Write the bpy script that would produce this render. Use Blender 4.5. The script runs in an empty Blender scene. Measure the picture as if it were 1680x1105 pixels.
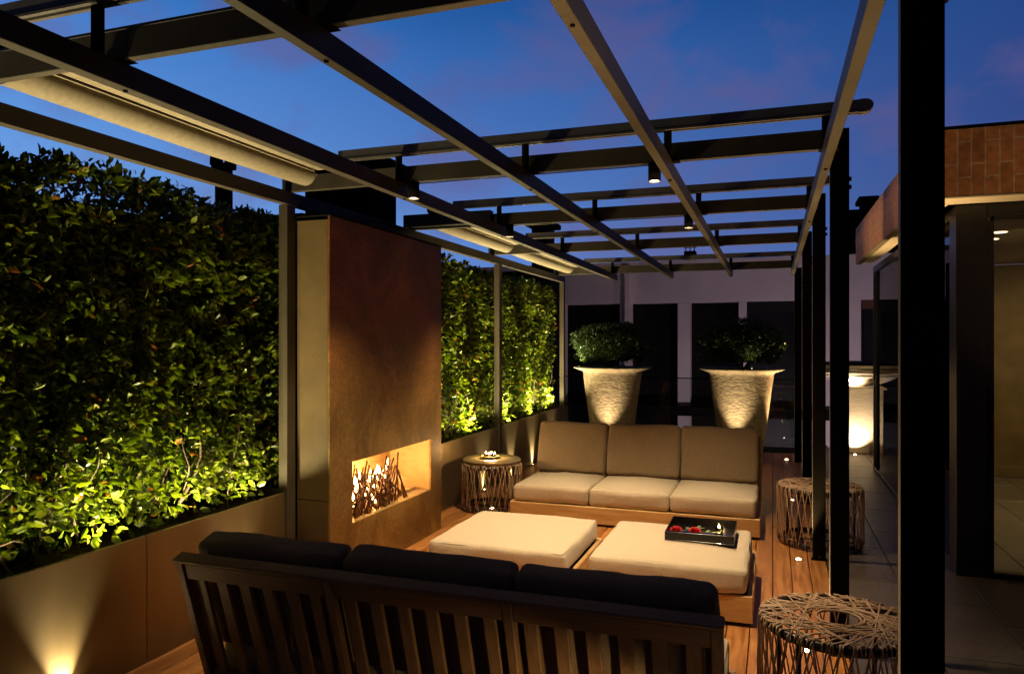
import bpy, math, random
from mathutils import Vector, Matrix, noise
R = math.radians
LP = 3.2      # lamp output of the whole terrace
random.seed(7)
scene = bpy.context.scene
col = scene.collection

# ------------------------------------------------------------------ materials
def new_mat(name):
    m = bpy.data.materials.new(name); m.use_nodes = True
    nt = m.node_tree
    return m, nt, nt.nodes['Principled BSDF'], nt.nodes['Material Output']

def mat(name, c, c2=None, rough=.5, metal=0., nscale=4., stretch=(1, 1, 1), ndetail=6, bump=0., bscale=None,
        spec=.5, island=0., lo=.35, hi=.65, coat=0., rvar=0., sheen=0., subs=0.):
    m, nt, b, out = new_mat(name); N = nt.nodes; L = nt.links
    b.inputs['Roughness'].default_value = rough
    b.inputs['Metallic'].default_value = metal
    b.inputs['Specular IOR Level'].default_value = spec
    b.inputs['Coat Weight'].default_value = coat
    b.inputs['Sheen Weight'].default_value = sheen
    tc = N.new('ShaderNodeTexCoord'); mp = N.new('ShaderNodeMapping')
    mp.inputs['Scale'].default_value = stretch
    L.new(tc.outputs['Object'], mp.inputs['Vector'])
    nz = N.new('ShaderNodeTexNoise'); nz.inputs['Scale'].default_value = nscale; nz.inputs['Detail'].default_value = ndetail
    geo = N.new('ShaderNodeNewGeometry')
    if island > 0:
        add = N.new('ShaderNodeVectorMath'); add.operation = 'MULTIPLY_ADD'
        L.new(geo.outputs['Random Per Island'], add.inputs[0]); add.inputs[1].default_value = (37, 53, 71)
        L.new(mp.outputs['Vector'], add.inputs[2]); L.new(add.outputs[0], nz.inputs['Vector'])
    else:
        L.new(mp.outputs['Vector'], nz.inputs['Vector'])
    rp = N.new('ShaderNodeValToRGB')
    rp.color_ramp.elements[0].position = lo; rp.color_ramp.elements[1].position = hi
    rp.color_ramp.elements[0].color = (*c, 1); rp.color_ramp.elements[1].color = (*(c2 or c), 1)
    L.new(nz.outputs['Fac'], rp.inputs['Fac'])
    colout = rp.outputs['Color']
    if island > 0:
        hsv = N.new('ShaderNodeHueSaturation')
        mr = N.new('ShaderNodeMapRange'); mr.inputs['To Min'].default_value = 1 - island; mr.inputs['To Max'].default_value = 1 + island
        L.new(geo.outputs['Random Per Island'], mr.inputs['Value']); L.new(mr.outputs[0], hsv.inputs['Value'])
        L.new(colout, hsv.inputs['Color']); colout = hsv.outputs['Color']
    L.new(colout, b.inputs['Base Color'])
    if rvar > 0:
        mr2 = N.new('ShaderNodeMapRange'); mr2.inputs['To Min'].default_value = max(.02, rough - rvar); mr2.inputs['To Max'].default_value = rough + rvar
        mr2.inputs['From Min'].default_value = .3; mr2.inputs['From Max'].default_value = .7
        L.new(nz.outputs['Fac'], mr2.inputs['Value']); L.new(mr2.outputs[0], b.inputs['Roughness'])
    if bump > 0:
        bp = N.new('ShaderNodeBump'); bp.inputs['Strength'].default_value = min(1, bump); bp.inputs['Distance'].default_value = .004 * max(1, bump)
        if bscale:
            n2 = N.new('ShaderNodeTexNoise'); n2.inputs['Scale'].default_value = bscale; n2.inputs['Detail'].default_value = 4
            L.new(mp.outputs['Vector'], n2.inputs['Vector']); L.new(n2.outputs['Fac'], bp.inputs['Height'])
        else:
            L.new(nz.outputs['Fac'], bp.inputs['Height'])
        L.new(bp.outputs[0], b.inputs['Normal'])
    return m

def soften(m, sc, dist):
    nt = m.node_tree; N = nt.nodes; L = nt.links; b = N['Principled BSDF']
    tc = N.new('ShaderNodeTexCoord'); n = N.new('ShaderNodeTexNoise'); n.inputs['Scale'].default_value = sc; n.inputs['Detail'].default_value = 3; n.inputs['Distortion'].default_value = .8
    L.new(tc.outputs['Object'], n.inputs[0]); bp = N.new('ShaderNodeBump'); bp.inputs['Distance'].default_value = dist; bp.inputs['Strength'].default_value = 1
    L.new(n.outputs['Fac'], bp.inputs['Height'])
    if b.inputs['Normal'].links: L.new(b.inputs['Normal'].links[0].from_socket, bp.inputs['Normal'])
    L.new(bp.outputs[0], b.inputs['Normal'])
    return m
def emit(name, c, s):
    m, nt, b, out = new_mat(name)
    b.inputs['Base Color'].default_value = (*c, 1)
    b.inputs['Emission Color'].default_value = (*c, 1); b.inputs['Emission Strength'].default_value = s
    return m

def glass_mat(name, tint=(1, 1, 1), rough=.0):
    m, nt, b, out = new_mat(name); N = nt.nodes; L = nt.links
    tr = N.new('ShaderNodeBsdfTransparent'); tr.inputs[0].default_value = (*tint, 1)
    gl = N.new('ShaderNodeBsdfGlossy'); gl.inputs['Roughness'].default_value = rough
    fr = N.new('ShaderNodeFresnel'); fr.inputs[0].default_value = 1.45
    mx = N.new('ShaderNodeMixShader')
    L.new(fr.outputs[0], mx.inputs[0]); L.new(tr.outputs[0], mx.inputs[1]); L.new(gl.outputs[0], mx.inputs[2])
    L.new(mx.outputs[0], out.inputs[0]); return m

def leaf_mat(name, c1, c2, c3, glossr=.35):
    m, nt, b, out = new_mat(name); N = nt.nodes; L = nt.links
    geo = N.new('ShaderNodeNewGeometry')
    rp = N.new('ShaderNodeValToRGB'); e = rp.color_ramp.elements
    e[0].position = 0; e[0].color = (*c1, 1); e[1].position = .8; e[1].color = (*c2, 1)
    x = e.new(.965); x.color = (*c2, 1); y = e.new(.985); y.color = (*c3, 1)
    L.new(geo.outputs['Random Per Island'], rp.inputs['Fac'])
    L.new(rp.outputs[0], b.inputs['Base Color'])
    b.inputs['Roughness'].default_value = glossr; b.inputs['Specular IOR Level'].default_value = .35
    tl = N.new('ShaderNodeBsdfTranslucent'); mul = N.new('ShaderNodeMixRGB'); mul.blend_type = 'MULTIPLY'; mul.inputs[0].default_value = 1
    mul.inputs[2].default_value = (1.0, 1.1, .35, 1); L.new(rp.outputs[0], mul.inputs[1]); L.new(mul.outputs[0], tl.inputs[0])
    mx = N.new('ShaderNodeMixShader'); mx.inputs[0].default_value = .3
    L.new(b.outputs[0], mx.inputs[1]); L.new(tl.outputs[0], mx.inputs[2]); L.new(mx.outputs[0], out.inputs[0])
    return m

def brick_mat(name, c1, c2, mortar, bw, bh, axis, rot90=True, off=.5):
    """stacked tile cladding; axis: which object axes run along and up"""
    m, nt, b, out = new_mat(name); N = nt.nodes; L = nt.links
    tc = N.new('ShaderNodeTexCoord'); sp = N.new('ShaderNodeSeparateXYZ'); L.new(tc.outputs['Object'], sp.inputs[0])
    ad = N.new('ShaderNodeMath'); ad.operation = 'ADD'; L.new(sp.outputs['X'], ad.inputs[0]); L.new(sp.outputs['Y'], ad.inputs[1])
    cb = N.new('ShaderNodeCombineXYZ'); L.new(sp.outputs['Z'], cb.inputs[0]); L.new(ad.outputs[0], cb.inputs[1])
    br = N.new('ShaderNodeTexBrick'); L.new(cb.outputs[0], br.inputs['Vector'])
    br.inputs['Scale'].default_value = 1; br.inputs['Brick Width'].default_value = bh; br.inputs['Row Height'].default_value = bw
    br.inputs['Mortar Size'].default_value = .006; br.inputs['Color1'].default_value = (*c1, 1); br.inputs['Color2'].default_value = (*c2, 1)
    br.inputs['Mortar'].default_value = (*mortar, 1); br.inputs['Mortar Smooth'].default_value = .3; br.offset = off
    nz = N.new('ShaderNodeTexNoise'); nz.inputs['Scale'].default_value = 22; nz.inputs['Detail'].default_value = 7
    L.new(tc.outputs['Object'], nz.inputs['Vector'])
    mx = N.new('ShaderNodeMixRGB'); mx.blend_type = 'MULTIPLY'; mx.inputs[0].default_value = .7
    rp = N.new('ShaderNodeValToRGB'); rp.color_ramp.elements[0].position = .3; rp.color_ramp.elements[0].color = (.55, .5, .5, 1)
    rp.color_ramp.elements[1].position = .65; rp.color_ramp.elements[1].color = (1.2, 1.2, 1.2, 1)
    L.new(nz.outputs['Fac'], rp.inputs[0]); L.new(br.outputs['Color'], mx.inputs[1]); L.new(rp.outputs[0], mx.inputs[2])
    L.new(mx.outputs[0], b.inputs['Base Color']); b.inputs['Roughness'].default_value = .75
    bp = N.new('ShaderNodeBump'); bp.inputs['Distance'].default_value = .006; bp.inputs['Strength'].default_value = .8; bp.invert = True
    L.new(br.outputs['Fac'], bp.inputs['Height']); L.new(bp.outputs[0], b.inputs['Normal'])
    return m

def patina_mat(name):
    m, nt, b, out = new_mat(name); N = nt.nodes; L = nt.links
    tc = N.new('ShaderNodeTexCoord')
    mp = N.new('ShaderNodeMapping'); mp.inputs['Scale'].default_value = (1, 1, .9); L.new(tc.outputs['Object'], mp.inputs[0])
    def nz(s, d, r=.6, dist=0):
        n = N.new('ShaderNodeTexNoise'); n.inputs['Scale'].default_value = s; n.inputs['Detail'].default_value = d
        n.inputs['Roughness'].default_value = r; n.inputs['Distortion'].default_value = dist; L.new(mp.outputs[0], n.inputs[0]); return n
    a = nz(1.7, 8, .65, .6); f = nz(38, 6, .7)
    rp = N.new('ShaderNodeValToRGB'); e = rp.color_ramp.elements
    e[0].position = .4; e[0].color = (.15, .085, .022, 1); e[1].position = .64; e[1].color = (.38, .26, .075, 1)
    k = e.new(.52); k.color = (.25, .155, .042, 1)
    L.new(a.outputs['Fac'], rp.inputs[0])
    r2 = N.new('ShaderNodeValToRGB'); r2.color_ramp.elements[0].position = .35; r2.color_ramp.elements[0].color = (.6, .55, .5, 1)
    r2.color_ramp.elements[1].position = .7; r2.color_ramp.elements[1].color = (1.25, 1.2, 1.15, 1); L.new(f.outputs['Fac'], r2.inputs[0])
    mx = N.new('ShaderNodeMixRGB'); mx.blend_type = 'MULTIPLY'; mx.inputs[0].default_value = .8
    L.new(rp.outputs[0], mx.inputs[1]); L.new(r2.outputs[0], mx.inputs[2])
    # paler patch round one point, broken up by noise
    g = N.new('ShaderNodeVectorMath'); g.operation = 'DISTANCE'; L.new(tc.outputs['Object'], g.inputs[0]); g.inputs[1].default_value = (.0, .82, 1.28)
    mr = N.new('ShaderNodeMapRange'); mr.inputs['From Min'].default_value = .05; mr.inputs['From Max'].default_value = .34
    mr.inputs['To Min'].default_value = .55; mr.inputs['To Max'].default_value = 0; L.new(g.outputs['Value'], mr.inputs[0])
    w = nz(9, 8, .7, 1.2); rr = N.new('ShaderNodeValToRGB'); rr.color_ramp.elements[0].position = .47; rr.color_ramp.elements[1].position = .62; L.new(w.outputs['Fac'], rr.inputs[0])
    mm = N.new('ShaderNodeMath'); mm.operation = 'MULTIPLY'; L.new(mr.outputs[0], mm.inputs[0]); L.new(rr.outputs[0], mm.inputs[1])
    m2 = N.new('ShaderNodeMixRGB'); L.new(mm.outputs[0], m2.inputs[0]); 
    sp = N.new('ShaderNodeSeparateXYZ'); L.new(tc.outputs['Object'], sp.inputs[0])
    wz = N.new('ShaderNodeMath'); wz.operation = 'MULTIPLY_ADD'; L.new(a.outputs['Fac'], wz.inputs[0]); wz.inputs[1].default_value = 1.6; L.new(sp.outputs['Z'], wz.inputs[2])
    rz = N.new('ShaderNodeMapRange'); rz.inputs['From Min'].default_value = 1.75; rz.inputs['From Max'].default_value = 2.6; L.new(wz.outputs[0], rz.inputs[0])  # redder towards the top, edge made ragged by noise
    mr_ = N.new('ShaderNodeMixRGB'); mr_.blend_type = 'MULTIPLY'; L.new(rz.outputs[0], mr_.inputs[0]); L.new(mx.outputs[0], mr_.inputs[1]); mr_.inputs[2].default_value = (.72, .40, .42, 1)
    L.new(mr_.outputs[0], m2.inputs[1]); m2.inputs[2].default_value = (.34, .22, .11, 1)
    L.new(m2.outputs[0], b.inputs['Base Color']); b.inputs['Metallic'].default_value = .35
    r3 = N.new('ShaderNodeMapRange'); r3.inputs['To Min'].default_value = .34; r3.inputs['To Max'].default_value = .62; L.new(a.outputs['Fac'], r3.inputs[0]); L.new(r3.outputs[0], b.inputs['Roughness'])
    bp = N.new('ShaderNodeBump'); bp.inputs['Strength'].default_value = .1; bp.inputs['Distance'].default_value = .002; L.new(f.outputs['Fac'], bp.inputs['Height']); L.new(bp.outputs[0], b.inputs['Normal'])
    return m

def travertine_mat(name, c1, c2, pit, rough=.55, scale=1.0, thr=.66):
    m, nt, b, out = new_mat(name); N = nt.nodes; L = nt.links
    tc = N.new('ShaderNodeTexCoord'); mp = N.new('ShaderNodeMapping'); mp.inputs['Scale'].default_value = (scale, scale, scale * 1.0); L.new(tc.outputs['Object'], mp.inputs[0])
    geo = N.new('ShaderNodeNewGeometry')
    n1 = N.new('ShaderNodeTexNoise'); n1.inputs['Scale'].default_value = 3.2; n1.inputs['Detail'].default_value = 8; n1.inputs['Roughness'].default_value = .65; L.new(mp.outputs[0], n1.inputs[0])
    n2 = N.new('ShaderNodeTexNoise'); n2.inputs['Scale'].default_value = 34; n2.inputs['Detail'].default_value = 5; n2.inputs['Roughness'].default_value = .6; L.new(mp.outputs[0], n2.inputs[0])
    rp = N.new('ShaderNodeValToRGB'); rp.color_ramp.elements[0].position = .3; rp.color_ramp.elements[0].color = (*c1, 1)
    rp.color_ramp.elements[1].position = .7; rp.color_ramp.elements[1].color = (*c2, 1); L.new(n1.outputs['Fac'], rp.inputs[0])
    r2 = N.new('ShaderNodeValToRGB'); r2.color_ramp.elements[0].position = thr; r2.color_ramp.elements[1].position = thr + .03; L.new(n2.outputs['Fac'], r2.inputs[0])
    mx = N.new('ShaderNodeMixRGB'); L.new(r2.outputs[0], mx.inputs[0]); L.new(rp.outputs[0], mx.inputs[1]); mx.inputs[2].default_value = (*pit, 1)
    hs = N.new('ShaderNodeHueSaturation'); mr = N.new('ShaderNodeMapRange'); mr.inputs['To Min'].default_value = .82; mr.inputs['To Max'].default_value = 1.15
    L.new(geo.outputs['Random Per Island'], mr.inputs[0]); L.new(mr.outputs[0], hs.inputs['Value']); L.new(mx.outputs[0], hs.inputs['Color'])
    L.new(hs.outputs[0], b.inputs['Base Color']); b.inputs['Roughness'].default_value = rough
    bp = N.new('ShaderNodeBump'); bp.inputs['Strength'].default_value = .5; bp.inputs['Distance'].default_value = .004; bp.invert = True
    L.new(r2.outputs[0], bp.inputs['Height']); L.new(bp.outputs[0], b.inputs['Normal'])
    return m

M = {}
M['steel'] = mat('powder_coat', (.038, .032, .023), (.050, .042, .031), rough=.5, nscale=6, spec=.22)
M['litsteel'] = mat('lit_powder_coat', (.05, .041, .026), (.062, .052, .034), rough=.5, nscale=6, spec=.3)  # paler copy of the powder coat, lamplight put into its colour
M['steelR'] = mat('powder_coat_dark', (.006, .0055, .005), (.009, .008, .007), rough=.8, nscale=6, spec=0)
M['alu'] = mat('rail_aluminium', (.12, .11, .10), (.16, .145, .13), rough=.38, metal=.5, nscale=8)
M['black'] = mat('black_metal', (.012, .011, .010), (.018, .016, .015), rough=.35, nscale=20, spec=.4)
M['lacquer'] = mat('black_lacquer', (.004, .004, .004), (.006, .005, .005), rough=.16, nscale=20, spec=.35)
M['matblack'] = mat('matt_black', (.006, .006, .006), (.01, .01, .01), rough=.8, nscale=5, spec=.1)
M['bronze'] = mat('bronze_sheet', (.18, .135, .065), (.25, .185, .09), rough=.40, metal=.75, nscale=2.6, stretch=(1, 1, .35), rvar=.07)
M['brass'] = mat('brushed_brass', (.40, .27, .115), (.54, .38, .18), rough=.5, metal=.4, nscale=9, rvar=.1, stretch=(1, 1, 3))
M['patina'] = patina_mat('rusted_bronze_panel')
M['trav'] = travertine_mat('travertine_cheek', (.066, .043, .014), (.118, .078, .028), (.04, .024, .009), .6, 1.0, .66)
M['paver'] = travertine_mat('stone_paver', (.075, .055, .04), (.115, .088, .066), (.015, .011, .009), .42, .9, .60)
M['deck'] = mat('deck_boards', (.30, .11, .028), (.49, .215, .065), rough=.36, nscale=5, stretch=(9, .8, 3), island=.28, bump=.35, bscale=14, rvar=.08, spec=.45)
for ax, st in (('x', (.9, 9, 9)), ('y', (9, .9, 9)), ('z', (9, 9, .9))):
    M['teak_' + ax] = mat('pale_teak_' + ax, (.44, .25, .085), (.60, .38, .16), rough=.5, nscale=4.2, stretch=st, island=.1, bump=.3, bscale=16, lo=.3, hi=.7)
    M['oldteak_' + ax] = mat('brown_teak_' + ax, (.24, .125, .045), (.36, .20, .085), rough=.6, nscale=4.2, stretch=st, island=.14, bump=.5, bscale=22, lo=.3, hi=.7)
M['linen'] = mat('linen_fabric', (.47, .39, .285), (.54, .45, .335), rough=.9, nscale=90, bump=.5, bscale=420, sheen=.15, spec=.1, lo=.3, hi=.7)
M['backlinen'] = mat('taupe_fabric', (.23, .165, .10), (.285, .21, .13), rough=.95, nscale=70, bump=.5, bscale=420, sheen=.1, spec=.1, lo=.3, hi=.7)
soften(M['linen'], 4.5, .009); soften(M['backlinen'], 5.5, .018)
M['cord'] = mat('wicker_cord', (.38, .24, .14), (.50, .34, .21), rough=.55, nscale=60, bump=.4, bscale=300)
M['canvas'] = mat('awning_canvas', (.13, .108, .064), (.165, .137, .083), rough=.8, nscale=40, bump=.2, bscale=350)
M['leaf'] = leaf_mat('hedge_leaf', (.030, .060, .005), (.165, .205, .012), (.28, .09, .02))
M['leafs'] = leaf_mat('boxwood_leaf', (.008, .018, .005), (.028, .05, .010), (.06, .07, .02))
M['stem'] = mat('bark', (.045, .028, .015), (.085, .055, .03), rough=.8, nscale=30)
M['twig'] = mat('bronze_twig', (.10, .05, .025), (.17, .09, .045), rough=.45, metal=.5, nscale=40)
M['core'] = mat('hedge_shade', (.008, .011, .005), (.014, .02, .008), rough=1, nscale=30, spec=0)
M['soil'] = mat('soil', (.02, .013, .008), (.05, .032, .02), rough=1, nscale=40, bump=1, bscale=60, spec=.1)
M['terra'] = mat('rough_clay', (.20, .155, .10), (.32, .255, .17), rough=.85, nscale=14, stretch=(1, 1, 1.7), bump=2.6, bscale=20, ndetail=9)
M['goldtop'] = mat('gilded_tray', (.30, .22, .10), (.40, .30, .15), rough=.38, metal=.4, nscale=12)
M['terra2'] = mat('pale_stone', (.42, .34, .25), (.52, .43, .32), rough=.8, nscale=10, stretch=(1, 1, 4), bump=.8, bscale=40)
M['render'] = mat('white_render', (.72, .60, .62), (.78, .66, .67), rough=.9, nscale=1.3, bump=.2, bscale=60)
M['dglass'] = mat('dark_window', (.006, .006, .008), (.012, .012, .014), rough=.4, nscale=2, spec=.2)
M['glass'] = glass_mat('clear_glass', (.90, .93, .90))
M['ceil'] = mat('plaster_ceiling', (.62, .55, .40), (.66, .58, .43), rough=.9, nscale=2)
M['brownwall'] = mat('brown_wall', (.09, .055, .018), (.14, .085, .03), rough=.7, nscale=3)
M['brick'] = brick_mat('terracotta_tile', (.50, .21, .075), (.38, .15, .05), (.50, .34, .20), .075, .22, 'x', off=.37)
M['oldbrick'] = brick_mat('old_brick', (.16, .05, .03), (.12, .04, .025), (.07, .04, .03), .065, .2, 'x')
M['roofdark'] = mat('roof_metal', (.004, .004, .005), (.008, .008, .009), rough=.9, nscale=3, spec=.05)
M['rose'] = mat('rose_petal', (.45, .012, .02), (.6, .03, .04), rough=.5, nscale=40)
M['green'] = mat('rose_green', (.03, .06, .015), (.07, .11, .03), rough=.5, nscale=30)
M['wax'] = mat('candle_wax', (.75, .6, .4), (.8, .65, .45), rough=.5, nscale=10)
M['flame'] = emit('flame', (1, .56, .2), 34)
M['flame2'] = emit('candle_flame', (1, .58, .2), 45)
M['lens'] = emit('deck_lamp_lens', (1, .72, .38), 60)
M['dlens'] = emit('downlight_lens', (1, .70, .38), 26)
M['ilens'] = emit('ceiling_lamp_lens', (1, .7, .4), 5)
M['clearcup'] = glass_mat('candle_glass', (.95, .9, .8), .05)
M['bowl'] = mat('pale_glaze', (.62, .52, .4), (.7, .6, .47), rough=.4, nscale=6)
M['white'] = mat('white_sill', (.5, .5, .5), (.55, .55, .55), rough=.6)

# ------------------------------------------------------------------ builders
class MB:
    def __init__(s): s.v = []; s.f = []; s.smooth = False
    def quad(s, *p):
        n = len(s.v); s.v += [tuple(q) for q in p]; s.f.append(tuple(range(n, n + len(p))))
    def box(s, x0, x1, y0, y1, z0, z1, bev=0.):
        if bev > 0:
            b = min(bev, (x1 - x0) * .45, (y1 - y0) * .45, (z1 - z0) * .45)
            n = len(s.v); X = (x0, x1); Y = (y0, y1); Z = (z0, z1); I = {}
            for i in (0, 1):
                for j in (0, 1):
                    for k in (0, 1):
                        sx = b if i == 0 else -b; sy = b if j == 0 else -b; sz = b if k == 0 else -b
                        for a, p in (('x', (X[i], Y[j] + sy, Z[k] + sz)), ('y', (X[i] + sx, Y[j], Z[k] + sz)), ('z', (X[i] + sx, Y[j] + sy, Z[k]))):
                            I[i, j, k, a] = len(s.v); s.v.append(p)
            F = []
            for i in (0, 1):
                q = [I[i, 0, 0, 'x'], I[i, 1, 0, 'x'], I[i, 1, 1, 'x'], I[i, 0, 1, 'x']]; F.append(q if i else q[::-1])
                q = [I[0, i, 0, 'y'], I[0, i, 1, 'y'], I[1, i, 1, 'y'], I[1, i, 0, 'y']]; F.append(q if i else q[::-1])
                q = [I[0, 0, i, 'z'], I[1, 0, i, 'z'], I[1, 1, i, 'z'], I[0, 1, i, 'z']]; F.append(q if i else q[::-1])
            for i in (0, 1):
                for j in (0, 1):
                    F.append([I[i, j, 0, 'x'], I[i, j, 1, 'x'], I[i, j, 1, 'y'], I[i, j, 0, 'y']] if i != j else [I[i, j, 0, 'y'], I[i, j, 1, 'y'], I[i, j, 1, 'x'], I[i, j, 0, 'x']])
                    F.append([I[i, 0, j, 'x'], I[i, 1, j, 'x'], I[i, 1, j, 'z'], I[i, 0, j, 'z']] if i == j else [I[i, 0, j, 'z'], I[i, 1, j, 'z'], I[i, 1, j, 'x'], I[i, 0, j, 'x']])
                    F.append([I[0, i, j, 'y'], I[1, i, j, 'y'], I[1, i, j, 'z'], I[0, i, j, 'z']] if i != j else [I[0, i, j, 'z'], I[1, i, j, 'z'], I[1, i, j, 'y'], I[0, i, j, 'y']])
            for i in (0, 1):
                for j in (0, 1):
                    for k in (0, 1):
                        q = [I[i, j, k, 'x'], I[i, j, k, 'y'], I[i, j, k, 'z']]
                        F.append(q if (i + j + k) % 2 == 1 else q[::-1])
            s.f += [tuple(q) for q in F]; return s
        n = len(s.v)
        s.v += [(x, y, z) for x in (x0, x1) for y in (y0, y1) for z in (z0, z1)]
        for q in ((0, 1, 3, 2), (4, 6, 7, 5), (0, 4, 5, 1), (2, 3, 7, 6), (0, 2, 6, 4), (1, 5, 7, 3)): s.f.append(tuple(n + k for k in q))
        return s
    def prism(s, poly, x0, x1, axis='x'):
        """poly of (a,b) in the plane normal to axis"""
        n = len(s.v); m = len(poly)
        for X in (x0, x1):
            for a, b in poly: s.v.append({'x': (X, a, b), 'y': (a, X, b), 'z': (a, b, X)}[axis])
        s.f.append(tuple(range(n, n + m))[::-1]); s.f.append(tuple(range(n + m, n + 2 * m)))
        for i in range(m): j = (i + 1) % m; s.f.append((n + i, n + j, n + m + j, n + m + i))
        return s
    def tube(s, pts, r, seg=6, cap=True):
        pts = [Vector(p) for p in pts]; rr = r if isinstance(r, (list, tuple)) else [r] * len(pts)
        n0 = len(s.v); up = Vector((.13, .31, .94)).normalized()
        for i, p in enumerate(pts):
            d = (pts[min(i + 1, len(pts) - 1)] - pts[max(i - 1, 0)]).normalized()
            a = d.cross(up)
            if a.length < .05: a = d.cross(Vector((1, 0, 0)))
            a.normalize(); b = d.cross(a)
            for k in range(seg):
                t = 2 * math.pi * k / seg; q = p + (a * math.cos(t) + b * math.sin(t)) * rr[i]; s.v.append(tuple(q))
        for i in range(len(pts) - 1):
            for k in range(seg):
                k2 = (k + 1) % seg; a = n0 + i * seg; s.f.append((a + k, a + k2, a + seg + k2, a + seg + k))
        if cap:
            s.f.append(tuple(n0 + k for k in range(seg))[::-1]); e = n0 + (len(pts) - 1) * seg; s.f.append(tuple(e + k for k in range(seg)))
        return s
    def lathe(s, prof, c=(0, 0, 0), seg=48, wob=None):
        n0 = len(s.v)
        for (r, z) in prof:
            for k in range(seg):
                t = 2 * math.pi * k / seg; rr = r * (1 + (wob(t, z) if wob else 0))
                s.v.append((c[0] + rr * math.cos(t), c[1] + rr * math.sin(t), c[2] + z))
        for i in range(len(prof) - 1):
            for k in range(seg):
                k2 = (k + 1) % seg; a = n0 + i * seg; s.f.append((a + k, a + k2, a + seg + k2, a + seg + k))
        return s
    def ring(s, c, R0, r, seg=48, s2=8):
        return s.lathe([(R0 + r * math.cos(a), r * math.sin(a)) for a in [2 * math.pi * k / s2 for k in range(s2 + 1)]], c, seg)
    def build(s, name, m, parent=None, smooth=False):
        me = bpy.data.meshes.new(name)
        off = Vector((0, 0, 0))
        if parent is not None:
            q = parent
            while q is not None: off = off + q.location; q = q.parent
        me.from_pydata([tuple(Vector(p) - off) for p in s.v], [], s.f); me.materials.append(m)
        if smooth or s.smooth: me.polygons.foreach_set('use_smooth', [True] * len(me.polygons))
        me.update()
        o = bpy.data.objects.new(name, me); col.objects.link(o)
        if parent is not None: o.parent = parent
        return o

def tag(o, label=None, cat=None, group=None, kind=None):
    if label: o['label'] = label
    if cat: o['category'] = cat
    if group: o['group'] = group
    if kind: o['kind'] = kind
    return o
def thing(name, loc, label, cat, group=None):
    o = bpy.data.objects.new(name, None); col.objects.link(o); o.location = loc; o.empty_display_size = .1
    return tag(o, label, cat, group)
def copy_tree(o, parent=None):
    c = o.copy(); col.objects.link(c)
    if parent is not None: c.parent = parent
    for ch in list(o.children): copy_tree(ch, c)
    return c
def setting(name, mb, m): return tag(mb.build(name, m), kind='structure')
def spot(parent, loc, target, power, cone=70, blend=.6, color=(1, .70, .36), size=.02, name='lamp'):
    l = bpy.data.lights.new(name, 'SPOT'); l.energy = power * LP; l.spot_size = R(cone); l.spot_blend = blend; l.color = color; l.shadow_soft_size = size
    o = bpy.data.objects.new(name, l); col.objects.link(o)
    o.rotation_euler = (Vector(target) - Vector(loc)).to_track_quat('-Z', 'Y').to_euler()
    if parent: o.parent = parent; o.location = Vector(loc) - parent.location
    else: o.location = loc
    return o
def point(parent, loc, power, color=(1, .6, .25), size=.03, name='glow'):
    l = bpy.data.lights.new(name, 'POINT'); l.energy = power * LP; l.color = color; l.shadow_soft_size = size
    o = bpy.data.objects.new(name, l); col.objects.link(o)
    if parent: o.parent = parent; o.location = Vector(loc) - parent.location
    else: o.location = loc
    return o

# ------------------------------------------------------------------ ground
g = MB(); g.quad((-60, -20, -.06), (60, -20, -.06), (60, 11.6, -.06), (-60, 11.6, -.06)); setting('ground', g, M['matblack'])
g = MB(); g.quad((-80, 11.6, -3.2), (80, 11.6, -3.2), (80, 120, -3.2), (-80, 120, -3.2)); setting('street', g, M['matblack'])
d = MB(); x = .355; i = 0
while x > -2.9:
    x0 = x - .113; y = -1.2 + random.random() * 1.5
    ys = [-1.5]
    while y < 10.9: ys.append(y); y += 1.9 + random.random() * 1.4
    ys.append(10.95)
    for a, b_ in zip(ys, ys[1:]): d.box(x0, x, a + .001, b_ - .001, -.03, 0, .0025)
    x -= .118
setting('deck', d, M['deck'])
p = MB(); xs = [.362, .775, 1.20, 1.625, 2.05, 2.475, 2.9, 3.325]
for i, (a, b_) in enumerate(zip(xs, xs[1:])):
    y = -1.5 - .3 * (i % 3)
    while y < 11.5:
        p.box(a + .003, b_ - .003, y + .003, min(y + .85, 12.0) - .003, -.035, 0, .0025); y += .85
setting('paving', p, M['paver'])
p = MB(); p.box(-3.6, .355, 10.96, 11.58, -.05, -.004); setting('terrace_edge', p, M['matblack'])

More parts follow.
